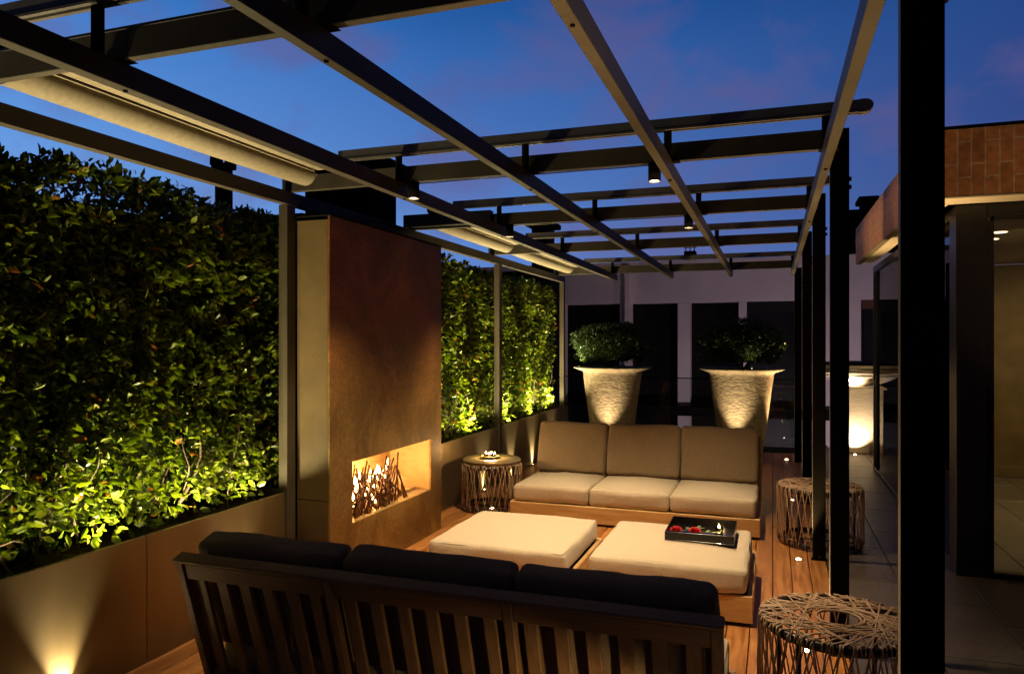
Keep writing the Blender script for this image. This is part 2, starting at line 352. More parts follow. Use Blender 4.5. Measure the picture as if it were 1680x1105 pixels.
# ------------------------------------------------------------------ pergola
perg = thing('pergola', (.3, 1.85, 0), 'dark powder-coated steel pergola frame standing over the timber deck and lounge', 'pergola')
XL = [(-2.877, -2.83), (-2.092, -2.042), (-1.296, -1.256), (-.526, -.486), (.226, .268)]
YE = [10.35, 10.25, 10.15, 10.05, 10.0]
for (a, b_), ye in zip(XL, YE):
    MB().box(a, b_, -1.4, ye, 2.40, 2.481, .002).build('beam', M['steel'], perg)
YC = [(1.875, 1.91), (3.89, 3.925), (5.57, 5.605), (7.457, 7.492), (10.0, 10.035)]
for a, b_ in YC:
    cb = MB().box(-2.9, .30, a, b_, 2.4835, 2.58, .002).build('crossbeam', M['steel'], perg)
YR = [1.80, 3.84, 5.52, 7.40, 9.95]
for yr in YR:
    ra = MB()
    # rail profile: flat tube with a drip groove, rounded end
    x1 = .44
    top, bot = 2.689, 2.628
    ra.box(-2.86 if yr < 2 else -2.45, x1 - .03, yr - .022, yr + .03, bot + .012, top, .004)
    ra.box(-2.86 if yr < 2 else -2.45, x1 - .035, yr - .028, yr - .012, bot, bot + .009)
    ra.box(-2.86 if yr < 2 else -2.45, x1 - .035, yr + .004, yr + .02, bot, bot + .009)
    n = 10; poly = [(x1 - .03 + .031 * math.sin(math.pi * k / n) * 1.2, (top + bot) / 2 + .0305 * math.cos(math.pi * k / n)) for k in range(n + 1)]
    poly += [(x1 - .05, bot), (x1 - .05, top)]
    ra.prism(poly[::-1], yr - .024, yr + .032, 'y')
    r_ = ra.build('guide_rail', M['alu'], perg)
    for xx in (-2.055, -1.277, -.506, .244):
        MB().tube([(xx, yr + .006, 2.482), (xx, yr + .006, 2.64)], .02, 14).build('standoff', M['steelR'], perg)
MB().box(-2.86, -1.32, 1.935, 1.965, 2.585, 2.600, .002).build('awning_track', M['alu'], perg)
MB().box(-2.86, -1.32, 1.912, 1.934, 2.600, 2.612, .002).build('awning_track', M['alu'], perg)
for yc, xa, xb in ((3.907, -2.04, -.60), (5.587, -2.04, -.60)):
    MB().tube([(xa + (xb - xa) * q / 8, yc + .012, 2.479 - .0015 * (q % 2)) for q in range(9)], .003, 6).build('lamp_cable', M['black'], perg)
for yr in YC:
    for (a, b_) in XL[1:]:
        MB().box(a - .012, b_ + .035, yr[0] - .012, yr[1] + .012, 2.4815, 2.4832).build('joint_plate', M['steelR'], perg)
        xm = (a + b_) / 2
        bo = MB().tube([(xm, yr[0] + .05, 2.3995), (xm, yr[0] + .05, 2.392)], .0075, 8).build('bolt', M['black'], perg)
PY = [1.84, 3.97, 5.665, 7.58, 10.17]
PT = [2.62, 2.60, 2.60, 2.60, 2.5]
for y, t in zip(PY, PT):
    po = MB().box(.272, .357, y, y + .035, .004, t, .003).build('post', M['steelR'], perg)
    MB().box(.2695, .2715, y + .001, y + .034, .01, t - .01).build('lit_edge_strip', M['litsteel'], po)  # added strip, its paler colour stands in for lamplight on the post's left face
    MB().tube([(.315, y - .001, .025), (.315, y - .006, .025)], .006, 8).build('bolt', M['alu'], po)
    MB().box(.262, .367, y - .01, y + .045, 0, .006).build('foot_plate', M['steelR'], po)
    br = MB()
    for zz in (2.34, 2.30):
        br.box(.357, .368, y + .002, y + .03, zz, zz + .02, .003)
    br.build('fixing', M['black'], po)
for y in (1.70, 3.85, 7.62, 10.28):
    MB().box(-2.895, -2.832, y, y + .085, 0, 2.399, .002).build('garden_post', M['litsteel'], perg)

# awnings (retracted canvas) between crossbeams near the hedge side
def awning(y0, y1, label):
    t = thing('retracted_awning', (-2.66, y0, 2.56), label, 'awning', 'retracted awnings under the pergola')
    b = MB(); n = 22; Rr = .068; prof = []
    for k in range(n + 1):
        a = R(62) - R(250) * k / n; prof.append((-2.66 + Rr * math.cos(a), 2.559 + Rr * math.sin(a)))
    sag = lambda yy: -.006 * math.sin(math.pi * (yy - y0) / (y1 - y0))
    NS = 14; n0 = 0
    for j in range(NS + 1):
        yy = y0 + (y1 - y0) * j / NS
        for q in prof: b.v.append((q[0], yy, q[1] + sag(yy)))
    m = len(prof)
    for j in range(NS):
        for k in range(m - 1):
            a = j * m + k; b.f.append((a, a + 1, a + m + 1, a + m))
    b.f.append(tuple(range(m))); b.f.append(tuple(NS * m + k for k in range(m))[::-1])
    b.build('canvas_roll', M['canvas'], t, True)
    MB().box(-2.565, -2.44, y0, y1 - .02, 2.572, 2.584, .002).build('cover_plate', M['canvas'], t)
    MB().box(-2.603, -2.582, y0, y1 - .02, 2.566, 2.578, .002).build('edge_trim', M['canvas'], t)
    MB().box(-2.74, -2.43, y0, y1 - .02, 2.632, 2.640).build('top_cover', M['matblack'], t)
    e = MB(); e.tube([(-2.62, y1 + .004, 2.575), (-2.59, y1 + .008, 2.555), (-2.60, y1 + .006, 2.53)], .007, 6); e.tube([(-2.66, y1 - .01, 2.559), (-2.66, y1 + .02, 2.559)], .02, 12)
    e.build('end_bracket', M['alu'], t)
    return t
awning(1.93, 3.80, 'longest beige awning roll along the near left pergola beam above the tall hedge')
awning(5.66, 7.38, 'beige awning roll just beyond the fireplace top, middle of the three')
awning(7.53, 9.90, 'small far beige awning roll over the farthest hedge')

# motor housing on third crossbeam end beside fireplace top
t = thing('awning_motor', (-2.5, 5.58, 2.60), 'black domed awning motor housing on the crossbeam end beyond the fireplace', 'motor')
MB().box(-2.90, -2.12, 5.50, 5.568, 2.50, 2.60, .004).build('housing', M['black'], t)
dm = MB(); dm.tube([(-2.62, 5.50, 2.64), (-2.62, 5.60, 2.64)], .062, 20); dm.build('motor_drum', M['black'], t, True)
MB().box(-2.50, -2.36, 5.50, 5.59, 2.6005, 2.63, .01).build('bracket', M['alu'], t)

# downlights
def downlight(x, y, label, power, first=None):
    t = thing('downlight', (x, y, 2.4835), label, 'downlight', 'cylinder downlights under the crossbeams')
    b = MB(); b.lathe([(.0, 0), (.033, 0), (.033, -.088), (.0285, -.088), (.028, -.08), (0, -.08)], (x, y, 2.4835), 28); b.build('lamp_body', M['steelR'], t, True).data
    MB().lathe([(0, -.086), (.0275, -.086)], (x, y, 2.4835), 28).build('lens', M['dlens'], t)
    MB().lathe([(.0285, -.0885), (.0335, -.0885), (.0335, -.094), (.0285, -.094), (.0285, -.0885)], (x, y, 2.4835), 28).build('rim', M['alu'], t)
    spot(t, (x, y, 2.385), (x, y - .02, 0), power * 1.22, 88, 1.0, (1, .73, .41), .03)
    return t
downlight(-1.99, 3.907, 'cylinder downlight at the fireplace corner, nearer and larger of the left-hand pair', 60)
downlight(-.583, 3.907, 'cylinder downlight glowing under the nearer crossbeam, right of centre', 70)
downlight(-1.99, 5.587, 'small cylinder downlight on the left beside the motor, above the far sofa', 60)
downlight(-.583, 5.587, 'small cylinder downlight under the farther crossbeam, right of centre', 60)

# ------------------------------------------------------------------ deck lamps
def deck_lamp(x, y, label, power, cone=100, target=None, grp='recessed deck uplights', colr=(1, .66, .30)):
    t = thing('recessed_uplight', (x, y, 0), label, 'uplight', grp)
    MB().lathe([(.017, .001), (.026, .004), (.03, .001)], (x, y, 0), 24).build('trim_ring', M['alu'], t, True)
    MB().lathe([(0, .007), (.012, .006), (.017, .002)], (x, y, 0), 20).build('lens', M['lens'], t, True)
    spot(t, (x, y, .012), target or (x, y, 2), power, cone, .8, colr, .012)
    return t
for x, y, l in ((.160, 3.985, 'deck uplight glinting behind the nearest wicker stool'), (.176, 5.641, 'bright deck uplight left of the second post foot'),
                (.186, 7.73, 'deck uplight shining through the far right wicker stool'), (.177, 10.35, 'far deck uplight in line with the sofa, near the big clay pots')):
    deck_lamp(x, y, l, 135, 60)
deck_lamp(.18, 1.97, 'deck uplight nearest the viewer, in line with the posts', 150, 64)
deck_lamp(-2.46, 6.42, 'deck uplight added inside the left wicker stool for its glow', 11, 116)  # lamp added only to make the stool glow from inside
deck_lamp(.02, 1.95, 'added deck uplight behind the near sofa back, turned to brighten its slats', 6.5, 58, (-.62, 2.5, .22))  # lamp added to brighten the slats of the sofa back
deck_lamp(2.4, 4.2, 'unseen paving uplight added before the house to brighten the tiled canopy', 48, 76, (2.2, 5.2, 2.6))  # out-of-view lamp added to brighten the tiled fascia
deck_lamp(1.07, 11.12, 'uplight in the paving at the foot of the stone plinth', 30, 110, (1.10, 11.30, .8), colr=(1, .78, .52))

# ------------------------------------------------------------------ planters and hedges
def planter(y0, y1, label):
    t = thing('metal_planter', (-3.2, y0, 0), label, 'planter', 'bronze planters under the hedge')
    b = MB(); ya = y0
    for yb in [q for q in (-.3, 1.24, 2.78, 7.66, 9.2) if y0 < q < y1] + [y1]:
        b.box(-2.868, -2.85, ya + .001, yb - .001, 0, .615, .0015); ya = yb
    b.box(-2.872, -2.869, y0 + .02, y1 - .02, 0, .61); b.box(-3.62, -3.60, y0, y1, 0, .615); b.box(-3.60, -2.873, y0, y0 + .018, 0, .6135); b.box(-3.60, -2.873, y1 - .018, y1, 0, .6135)
    b.build('trough', M['bronze'], t)
    s_ = MB(); nx, ny = 6, int((y1 - y0) * 14)
    for j in range(ny + 1):
        for i in range(nx + 1):
            X_ = -3.598 + .728 * i / nx; Y_ = y0 + .02 + (y1 - y0 - .04) * j / ny
            s_.v.append((X_, Y_, .56 + .025 * noise.noise(Vector((X_ * 9, Y_ * 9, 0)))))
    for j in range(ny):
        for i in range(nx):
            a = j * (nx + 1) + i; s_.f.append((a, a + 1, a + nx + 2, a + nx + 1))
    s_.build('soil', M['soil'], t)
    return t
planter(-1.0, 3.94, 'near bronze metal planter with a bright cone of light on its face')
planter(5.60, 10.6, 'far bronze metal planter striped by uplights beyond the fireplace')

LEAF = [(0, 0, 0), (.28, .36, .03), (.28, 0, -.035), (.28, -.36, .03), (.68, .33, .03), (.68, 0, -.03), (.68, -.33, .03), (1, 0, -.10)]
LF = [(0, 2, 1), (0, 3, 2), (1, 2, 5, 4), (2, 3, 6, 5), (4, 5, 7), (5, 6, 7)]
def add_leaf(b, p, axis, nrm, ln, w):
    axis = axis.normalized(); side = nrm.cross(axis)
    if side.length < .05: side = Vector((0, 1, 0)).cross(axis)
    side.normalize(); up = axis.cross(side)
    n = len(b.v)
    for (u, v, h) in LEAF:
        q = p + axis * (u * ln) + side * (v * w) + up * (h * ln); b.v.append((q.x, q.y, q.z))
    for f in LF: b.f.append(tuple(n + k for k in f))
def rnd(a=-1, b=1): return random.uniform(a, b)
def hedge(y0, y1, z1, n, label, sz=.052, hole=.0):
    t = thing('hedge', (-3.2, (y0 + y1) / 2, .56), label, 'hedge', 'clipped evergreen hedges in the planters')
    z0 = .62; xf = -3.0; dp = .5
    b = MB(); Aw = [(y1 - y0) * (z1 - z0), (y1 - y0) * dp * .9, (z1 - z0) * dp * .7, (z1 - z0) * dp * .7]
    tot = sum(Aw); made = 0; tries = 0
    while made < n and tries < n * 6:
        tries += 1
        k = random.random() * tot
        ins = abs(random.gauss(0, .075))
        if k < Aw[0]:
            p = Vector((xf - ins, rnd(y0, y1), rnd(z0, z1))); nr = Vector((1, 0, 0))
            # at the very bottom the hedge thins out and arches over the planter edge
        elif k < Aw[0] + Aw[1]:
            p = Vector((xf - random.random() * dp, rnd(y0, y1), z1 - ins)); nr = Vector((.3, 0, 1))
        elif k < Aw[0] + Aw[1] + Aw[2]:
            p = Vector((xf - random.random() * dp, y1 - ins, rnd(z0, z1))); nr = Vector((.3, 1, 0))
        else:
            p = Vector((xf - random.random() * dp, y0 + ins, rnd(z0, z1))); nr = Vector((.3, -1, 0))
        q = Vector((0, p.y * 2.3, p.z * 2.3)); d1 = noise.noise(q) * .075 + noise.noise(q * 3.1) * .05 + noise.noise(q * 8) * .03
        if p.z < 1.15 and nr.x == 1: d1 += .05 * (1.15 - p.z) / .5
        if random.random() < .02: d1 += random.random() * .05
        p = p + nr * d1
        gate = noise.noise(Vector((p.x * 4, p.y * 6.5, p.z * 6.5)) + Vector((9, 3, 1)))
        if gate < -.28 + hole: continue
        if p.z < .80 and random.random() < (.80 - p.z) / .26: continue
        ax = nr * rnd(.2, 1.1) + Vector((rnd(-.5, .8), rnd(), rnd(-1, .7)))
        nm = nr * .8 + Vector((rnd(-.3, 1), rnd(), rnd(-.2, 1.2)))
        L_ = sz * rnd(.5, 1.4)
        add_leaf(b, p, ax, nm, L_, L_ * rnd(.52, .74)); made += 1
    b.build('foliage', M['leaf'], t)
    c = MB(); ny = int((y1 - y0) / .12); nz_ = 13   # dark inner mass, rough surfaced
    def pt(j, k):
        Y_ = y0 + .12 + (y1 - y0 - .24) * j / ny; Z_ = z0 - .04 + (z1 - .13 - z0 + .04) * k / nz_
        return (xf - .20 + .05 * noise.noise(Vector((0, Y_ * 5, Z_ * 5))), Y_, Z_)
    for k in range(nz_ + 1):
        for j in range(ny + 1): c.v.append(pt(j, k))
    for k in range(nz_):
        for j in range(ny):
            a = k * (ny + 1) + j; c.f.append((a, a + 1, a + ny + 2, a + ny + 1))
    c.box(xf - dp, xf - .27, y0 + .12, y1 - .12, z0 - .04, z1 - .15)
    c.build('inner_growth_shade', M['core'], t)
    s_ = MB(); nb = int((y1 - y0) * 6)
    for k in range(nb):
        Y_ = y0 + .1 + (y1 - y0 - .2) * (k + random.random()) / nb
        P_ = Vector((-3.02 - .16 * random.random(), Y_, .55)); pts = [P_.copy()]; dd = Vector((rnd(-.2, .55), rnd(-.5, .5), 1))
        for j in range(6):
            dd += Vector((rnd(-.3, .35), rnd(-.45, .45), rnd(-.1, .2))); P_ = P_ + dd.normalized() * rnd(.07, .14)
            P_.x = min(P_.x, -2.97); pts.append(P_.copy())
            if j in (1, 2, 3):
                e = P_ + Vector((rnd(0, .1), rnd(-.14, .14), rnd(-.02, .12))); e.x = min(e.x, -2.88)
                s_.tube([P_, (P_ + e) / 2 + Vector((.01, .01, .015)), e], [.0035, .0028, .0015], 4)
        r0 = rnd(.006, .013)
        s_.tube(pts, [r0 * (1 - .1 * j) for j in range(len(pts))], 5)
    s_.build('branches', M['stem'], t)
    return t
hedge(.9, 4.08, 2.36, 27000, 'large near hedge of glossy leaves filling the left side, dark above and lit green below', .049)
hedge(5.60, 7.62, 2.36, 11000, 'narrow lit hedge between the fireplace and the slim garden post', .05, -.15)
hedge(7.72, 10.3, 2.34, 13000, 'farthest lit hedge beyond the slim garden post', .05, -.15)

def planter_lamp(y, label, power, cone=60, x=-2.834, tx=-2.846):
    t = thing('planter_uplight', (x, y, 0), label, 'uplight', 'uplights at the foot of the planters')
    MB().lathe([(.008, .001), (.0125, .012), (.0145, .001)], (x, y, 0), 20).build('trim_ring', M['alu'], t, True)
    MB().lathe([(0, .012), (.008, .010)], (x, y, 0), 16).build('lens', M['lens'], t, True)
    spot(t, (x, y, .02), (tx, y, 2.0), power * 1.0, cone, 1, (1, .80, .47), .008)
    spot(t, (x, y, .02), (tx + .1, y, 1.0), power * (.035 if y > 1.5 else .01), 130, 1, (1, .70, .32), .012)
planter_lamp(1.1, 'uplight before the near planter, nearest the viewer', 60)
planter_lamp(2.33, 'uplight below the bright cone on the near planter', 95)
planter_lamp(3.42, 'uplight before the near planter beside the near sofa back', 80)
planter_lamp(7.18, 'uplight behind the left wicker stool', 90)
planter_lamp(8.05, 'sparkling uplight between left stool and far sofa', 80)
planter_lamp(8.85, 'uplight at the planter foot left of the far sofa back', 80)
planter_lamp(9.70, 'farthest uplight along the far planter', 70)

def hedge_lamp(y, label, power):
    t = thing('hedge_spotlight', (-2.895, y, .575), label, 'spotlight', 'small spotlights inside the planter rims')
    MB().tube([(-2.895, y, .545), (-2.895, y, .588)], .014, 12).build('lamp_body', M['black'], t, True)
    MB().lathe([(0, .0145), (.012, .0135)], (-2.895, y, .575), 12).build('lens', M['lens'], t)
    spot(t, (-2.895, y, .598), (-2.985, y + .03, 1.6), power * 2.4, 158, .5, (1, .82, .40), .008)
    spot(t, (-2.895, y, .598), (-2.92, y + .03, 2.3), power * (3.8 if y < 4 else 8), 88, 1, (1, .84, .45), .008)
for y, pw in ((1.3, 4.6), (1.95, 4.6), (2.6, 4.8), (3.15, 4.6), (3.6, 2.6)): hedge_lamp(y, 'small spotlight hidden behind the near planter rim under the tall hedge, %s' % {1.3: 'nearest the viewer', 1.95: 'second from the viewer', 2.6: 'middle of the row', 3.15: "by the sofa", 3.6: "by the fireplace"}[y], pw)
for y, pw in ((6.1, 8), (7.0, 9), (8.1, 9), (9.1, 9), (9.9, 8)): hedge_lamp(y, 'small spotlight hidden behind the far planter rim, %s' % {6.1: 'just past the fireplace', 7.0: 'behind the left stool', 8.1: 'beyond the garden post', 9.1: 'left of the far sofa', 9.9: 'at the far end'}[y], pw)

# ------------------------------------------------------------------ fireplace
FX, FY0, FY1, FT = -2.588, 3.945, 5.58, 2.33
OY0, OY1, OZ0, OZ1 = 4.206, 5.385, .362, .765
fp = thing('outdoor_fireplace', (-2.588, 3.945, 0), 'tall rust-brown metal fireplace wall with a long slot fire between the hedges', 'fireplace')
b = MB(); x1, x0 = FX, FX - .014
b.box(x0, x1, FY0 + .0, OY0, 0, FT); b.box(x0, x1, OY1, FY1, 0, FT); b.box(x0, x1, OY0, OY1, OZ1, FT); b.box(x0, x1, OY0, OY1, 0, OZ0)
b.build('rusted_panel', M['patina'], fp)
b = MB(); b.box(-2.829, x0 - .001, FY0 + .002, FY0 + .04, 0, .556, .002); b.box(-2.829, x0 - .001, FY0 + .002, FY0 + .04, .560, FT - .02, .002); b.build('stone_cheek', M['trav'], fp)
b = MB(); b.box(-2.829, x0 - .001, FY1 - .04, FY1, 0, FT - .02); b.box(-3.5, -3.1, FY0 + .22, FY1 - .05, 0, FT - .06); b.box(-2.829, -2.80, FY0 + .041, FY1 - .041, .9, FT - .06); b.build('back_wall', M['matblack'], fp)
b = MB(); b.box(-3.0, -2.58, FY0 - .006, FY1 + .006, FT + .001, FT + .012, .002); b.build('capping', M['steelR'], fp)
n = MB(); dx = -2.96   # brass niche
n.box(dx - .01, dx, OY0 - .0, OY1 + .0, OZ0, OZ1); n.box(dx, x0 - .0005, OY1 - .0, OY1 + .01, OZ0 - .0, OZ1 + .0)
n.box(dx, x0 - .0005, OY0 - .01, OY0, OZ0, OZ1); n.box(dx, x0 - .0005, OY0, OY1, OZ1, OZ1 + .01); n.box(dx, x0 - .0005, OY0, OY1, OZ0 - .01, OZ0)
n.build('brass_niche', M['brass'], fp)
b = MB(); b.box(-2.72, -2.708, OY0 + .02, OY1 - .04, OZ0 + .001, OZ0 + .022); b.box(-2.88, -2.868, OY0 + .02, OY1 - .04, OZ0 + .001, OZ0 + .022); b.box(-2.867, -2.721, OY1 - .07, OY1 - .058, OZ0 + .001, OZ0 + .022); b.build('burner_tray', M['brass'], fp)
tw = MB(); random.seed(11)
for k in range(105):
    y = OY0 + .03 + (random.random() ** .95) * .84; x_ = rnd(-2.70, -2.62); ln = rnd(.20, .40); a = random.choice((-1, 1)) * rnd(.2, 1.0); tilt = rnd(-.3, .2)
    p0 = Vector((x_, y, OZ0 + .008)); d_ = Vector((tilt * .6, math.sin(a), math.cos(a)))
    e = p0 + d_ * ln
    if e.y < OY0 + .012 or e.y > OY0 + .86 or e.x > FX - .016 or e.x < -2.9 or e.z > OZ1 - .03: continue
    tw.tube([p0, (p0 + e) / 2 + Vector((0, rnd(-.006, .006), 0)), e], [.0085, .0075, .006], 6)
tw.build('twig_sculpture', M['twig'], fp, True)
random.seed(12)
for k in range(18):
    y = OY0 + .16 + .036 * k + rnd(-.012, .012); h = rnd(.14, .30); x_ = rnd(-2.78, -2.72); fl = MB(); w = rnd(.026, .046)
    prof = []
    for j in range(9):
        u = j / 8; prof.append((w * math.sin(math.pi * min(1, u ** .55)) * (1 - u * .25) + .0004, u * h))
    ph = rnd(0, 6)
    n0 = len(fl.v)
    fl.lathe(prof, (0, 0, 0), 10)
    fl.v = [(x_ + vx + .012 * math.sin(ph + vz * 26) * vz / h, y + vy * .9 + .018 * math.sin(ph * 2 + vz * 20) * vz / h, OZ0 + .015 + vz) for vx, vy, vz in fl.v]
    fl.build('flame', M['flame'], fp, True)
point(fp, (-2.84, 4.72, .60), 3.6, (1, .64, .29), .04); point(fp, (-2.80, 4.45, .50), 6, (1, .62, .27), .05)

# ------------------------------------------------------------------ upholstery helpers
def cushion(x0, x1, y0, y1, z0, z1, r=.035, crown=.02, seed=0, bulge=.006, mtx=None, wr=.0045):
    a = Vector(((x1 - x0) / 2, (y1 - y0) / 2, (z1 - z0) / 2)); c = Vector(((x0 + x1) / 2, (y0 + y1) / 2, (z0 + z1) / 2))
    def coords(h, n):
        e = [h - r * (1 - math.sin(math.pi / 2 * k / 5)) for k in range(6)]
        i = [-(h - r) + 2 * (h - r) * k / n for k in range(1, n)]
        return [-q for q in e[::-1]] + i + e
    NX = coords(a.x, 16); NY = coords(a.y, 16); NZ = coords(a.z, 4); NN = (NX, NY, NZ)
    b = MB(); idx = {}
    def vert(q):
        key = (round(q[0], 5), round(q[1], 5), round(q[2], 5))
        if key in idx: return idx[key]
        Q = Vector(q); C_ = Vector([max(-a[i] + r, min(a[i] - r, Q[i])) for i in range(3)]); D = Q - C_
        P_ = C_ + D.normalized() * r if D.length > 1e-6 else Q
        nx, ny, nz = P_.x / a.x, P_.y / a.y, P_.z / a.z
        P_.z += crown * (1 - min(1, nx * nx)) * (1 - min(1, ny * ny)) * (1 if nz > 0 else .2) * nz
        P_.x += bulge * nx * (1 - nz * nz) * (1 - ny * ny); P_.y += bulge * ny * (1 - nz * nz) * (1 - nx * nx)
        w = Vector((Q.x * 5 + seed * 7.3, Q.y * 5, Q.z * 5))
        P_ += Vector((noise.noise(w), noise.noise(w + Vector((5, 0, 0))), noise.noise(w + Vector((0, 9, 0))))) * wr * 1.6
        P_ += Vector((noise.noise(w * 3.2), noise.noise(w * 3.2 + Vector((5, 0, 0))), noise.noise(w * 3.2))) * wr * .5
        P_ = P_ + c
        if mtx: P_ = mtx @ P_
        idx[key] = len(b.v); b.v.append(tuple(P_)); return idx[key]
    for ax in range(3):
        u, v = [(1, 2), (2, 0), (0, 1)][ax]
        for s_ in (-1, 1):
            for i in range(len(NN[u]) - 1):
                for j in range(len(NN[v]) - 1):
                    q = []
                    for (di, dj) in ((0, 0), (1, 0), (1, 1), (0, 1)):
                        t_ = [0, 0, 0]; t_[ax] = s_ * a[ax]; t_[u] = NN[u][i + di]; t_[v] = NN[v][j + dj]; q.append(vert(t_))
                    b.f.append(tuple(q if s_ > 0 else q[::-1]))
    # seam piping around the top edge
    ins = r * .3
    def seam(zsgn):
        pts = []
        X_, Y_, Z_ = a.x - ins, a.y - ins, zsgn * (a.z - ins)
        cr = r * .7
        for (cx, cy, a0) in ((X_ - cr, Y_ - cr, 0), (-X_ + cr, Y_ - cr, 90), (-X_ + cr, -Y_ + cr, 180), (X_ - cr, -Y_ + cr, 270)):
            for k in range(5):
                t_ = R(a0 + 90 * k / 4); P_ = Vector((cx + cr * math.cos(t_), cy + cr * math.sin(t_), Z_))
                P_ = P_ + c
                pts.append(tuple(mtx @ P_ if mtx else P_))
        pts.append(pts[0]); return pts
    s_ = MB(); s_.tube(seam(1), .0032, 5, False)
    return b, s_

def sofa(name, X0, X1, YF, sgn, wood, wood_back, label):
    """sgn +1: front faces the camera side (-Y) with front edge at YF and depth towards +Y; -1 mirrored"""
    t = thing(name, ((X0 + X1) / 2, YF, 0), label, 'sofa', 'three-seat teak lounge sofas')
    F = lambda y: YF + sgn * y      # y measured from the front edge backwards
    def bx(b, x0, x1, y0, y1, z0, z1, bev=.003):
        a, c = sorted((F(y0), F(y1))); b.box(x0, x1, a, c, z0, z1, bev)
    b = MB(); bx(b, X0, X1, 0, .03, .02, .16); b.build('front_rail', wood['x'], t)
    for xa in (X0, X1 - .03): b = MB(); bx(b, xa, xa + .03, .031, .86, .02, .1595); b.build('side_rail', wood['y'], t)
    b = MB(); bx(b, X0 + .031, X1 - .031, .83, .86, .02, .16); b.build('rear_rail', wood['x'], t)
    b = MB()
    for k in range(14): bx(b, X0 + .031, X1 - .031, .05 + k * .055, .09 + k * .055, .118, .132)
    b.build('seat_slats', wood['x'], t)
    b = MB(); bx(b, X0 + .04, X1 - .04, .04, .82, 0, .035); b.build('plinth', M['matblack'], t)
    w3 = (X1 - X0 - .05) / 3
    for k in range(3):
        a = X0 + .025 + w3 * k
        y0, y1 = sorted((F(.012), F(.74)))
        cu, se = cushion(a + .003, a + w3 - .003, y0, y1, .163, .304, .032, .038, k + (3 if sgn < 0 else 0))
        o = cu.build('seat_cushion', M['linen'], t, True); se.build('piping', M['linen'], o, True)
    # back frame, leaning: built upright then tilted about its foot
    foot = Vector((0, F(.76), .15)); th = R(17.5) * (-sgn)
    T = Matrix.Translation(foot) @ Matrix.Rotation(th, 4, 'X') @ Matrix.Translation(-foot)
    def tb(b): b.v = [tuple(T @ Vector(v)) for v in b.v]; return b
    h0, h1 = .15, .72
    n_b = 3; wb = (X1 - X0) / 3
    for k in range(4):
        xm = X0 + wb * k; w_ = .036
        a = max(X0, min(X1 - w_, xm - w_ / 2)); b = MB(); bx(b, a, a + w_, .756, .804, h0 - .10, h1 + .004, .004); tb(b).build('back_stile', wood_back['z'], t)
    for k in range(3):
        xa = X0 + wb * k + (.037 if k == 0 else .0185); xb = X0 + wb * (k + 1) - (.037 if k == 2 else .0185)
        b = MB(); bx(b, xa, xb, .762, .800, h1 - .07, h1, .004); tb(b).build('top_rail', wood_back['x'], t)
        b = MB(); bx(b, xa, xb, .766, .796, h0 - .02, h0 + .05, .004); tb(b).build('lower_rail', wood_back['x'], t)
        ns = 6; pitch = (xb - xa) / ns
        for j in range(ns):
            xc = xa + pitch * (j + .5); b = MB(); bx(b, xc - .024, xc + .024, .772, .790, h0 + .051, h1 - .071, .003); tb(b).build('back_slat', wood_back['z'], t)
    # cap strip
    b = MB(); bx(b, X0 - .004, X1 + .004, .752, .812, h1 + .005, h1 + .022, .005); tb(b).build('top_cap', wood_back['x'], t)
    T2 = Matrix.Translation(Vector((0, F(.66), .33))) @ Matrix.Rotation(th * .95, 4, 'X')
    for k in range(3):
        a = X0 + .03 + w3 * k - (0)
        y0, y1 = sorted((0 * sgn, sgn * .125))
        cu, se = cushion(a + .004, a + w3 - .006, y0, y1, .0, .475, .032, .004, 11 + k + (3 if sgn < 0 else 0), .008, T2, .0065)
        o = cu.build('back_cushion', M['backlinen'], t, True)
    return t
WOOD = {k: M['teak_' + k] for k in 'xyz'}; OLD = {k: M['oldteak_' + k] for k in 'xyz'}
sofa('sofa', -2.163, -.090, 6.076, 1, WOOD, WOOD, 'far three-seat sofa with pale teak base and beige cushions facing the viewer')
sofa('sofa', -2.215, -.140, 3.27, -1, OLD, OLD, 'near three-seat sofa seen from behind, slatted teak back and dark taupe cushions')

def ottoman(X0, X1, Y0, Y1, label, seed):
    t = thing('ottoman', ((X0 + X1) / 2, (Y0 + Y1) / 2, 0), label, 'ottoman', 'pair of square ottomans between the sofas')
    for ya in (Y0, Y1 - .028): MB().box(X0, X1, ya, ya + .028, .022, .168, .003).build('long_rail', WOOD['x'], t)
    for xa in (X0, X1 - .028): MB().box(xa, xa + .028, Y0 + .029, Y1 - .029, .022, .1675, .003).build('side_rail', WOOD['y'], t)
    b = MB(); b.box(X0 + .03, X1 - .03, Y0 + .03, Y1 - .03, .12, .15); b.box(X0 + .04, X1 - .04, Y0 + .04, Y1 - .04, 0, .03); b.build('platform', M['matblack'], t)
    cu, se = cushion(X0 + .03, X1 - .028, Y0 - .005, Y1 - .03, .171, .306, .030, .032, seed)
    o = cu.build('cushion', M['linen'], t, True); se.build('piping', M['linen'], o, True)
    return t
ottoman(-2.065, -1.125, 4.19, 5.12, 'left beige ottoman with a bare top beside the fireplace', 21)
ottoman(-1.04, -.100, 4.20, 5.15, 'right beige ottoman carrying the black tray', 22)

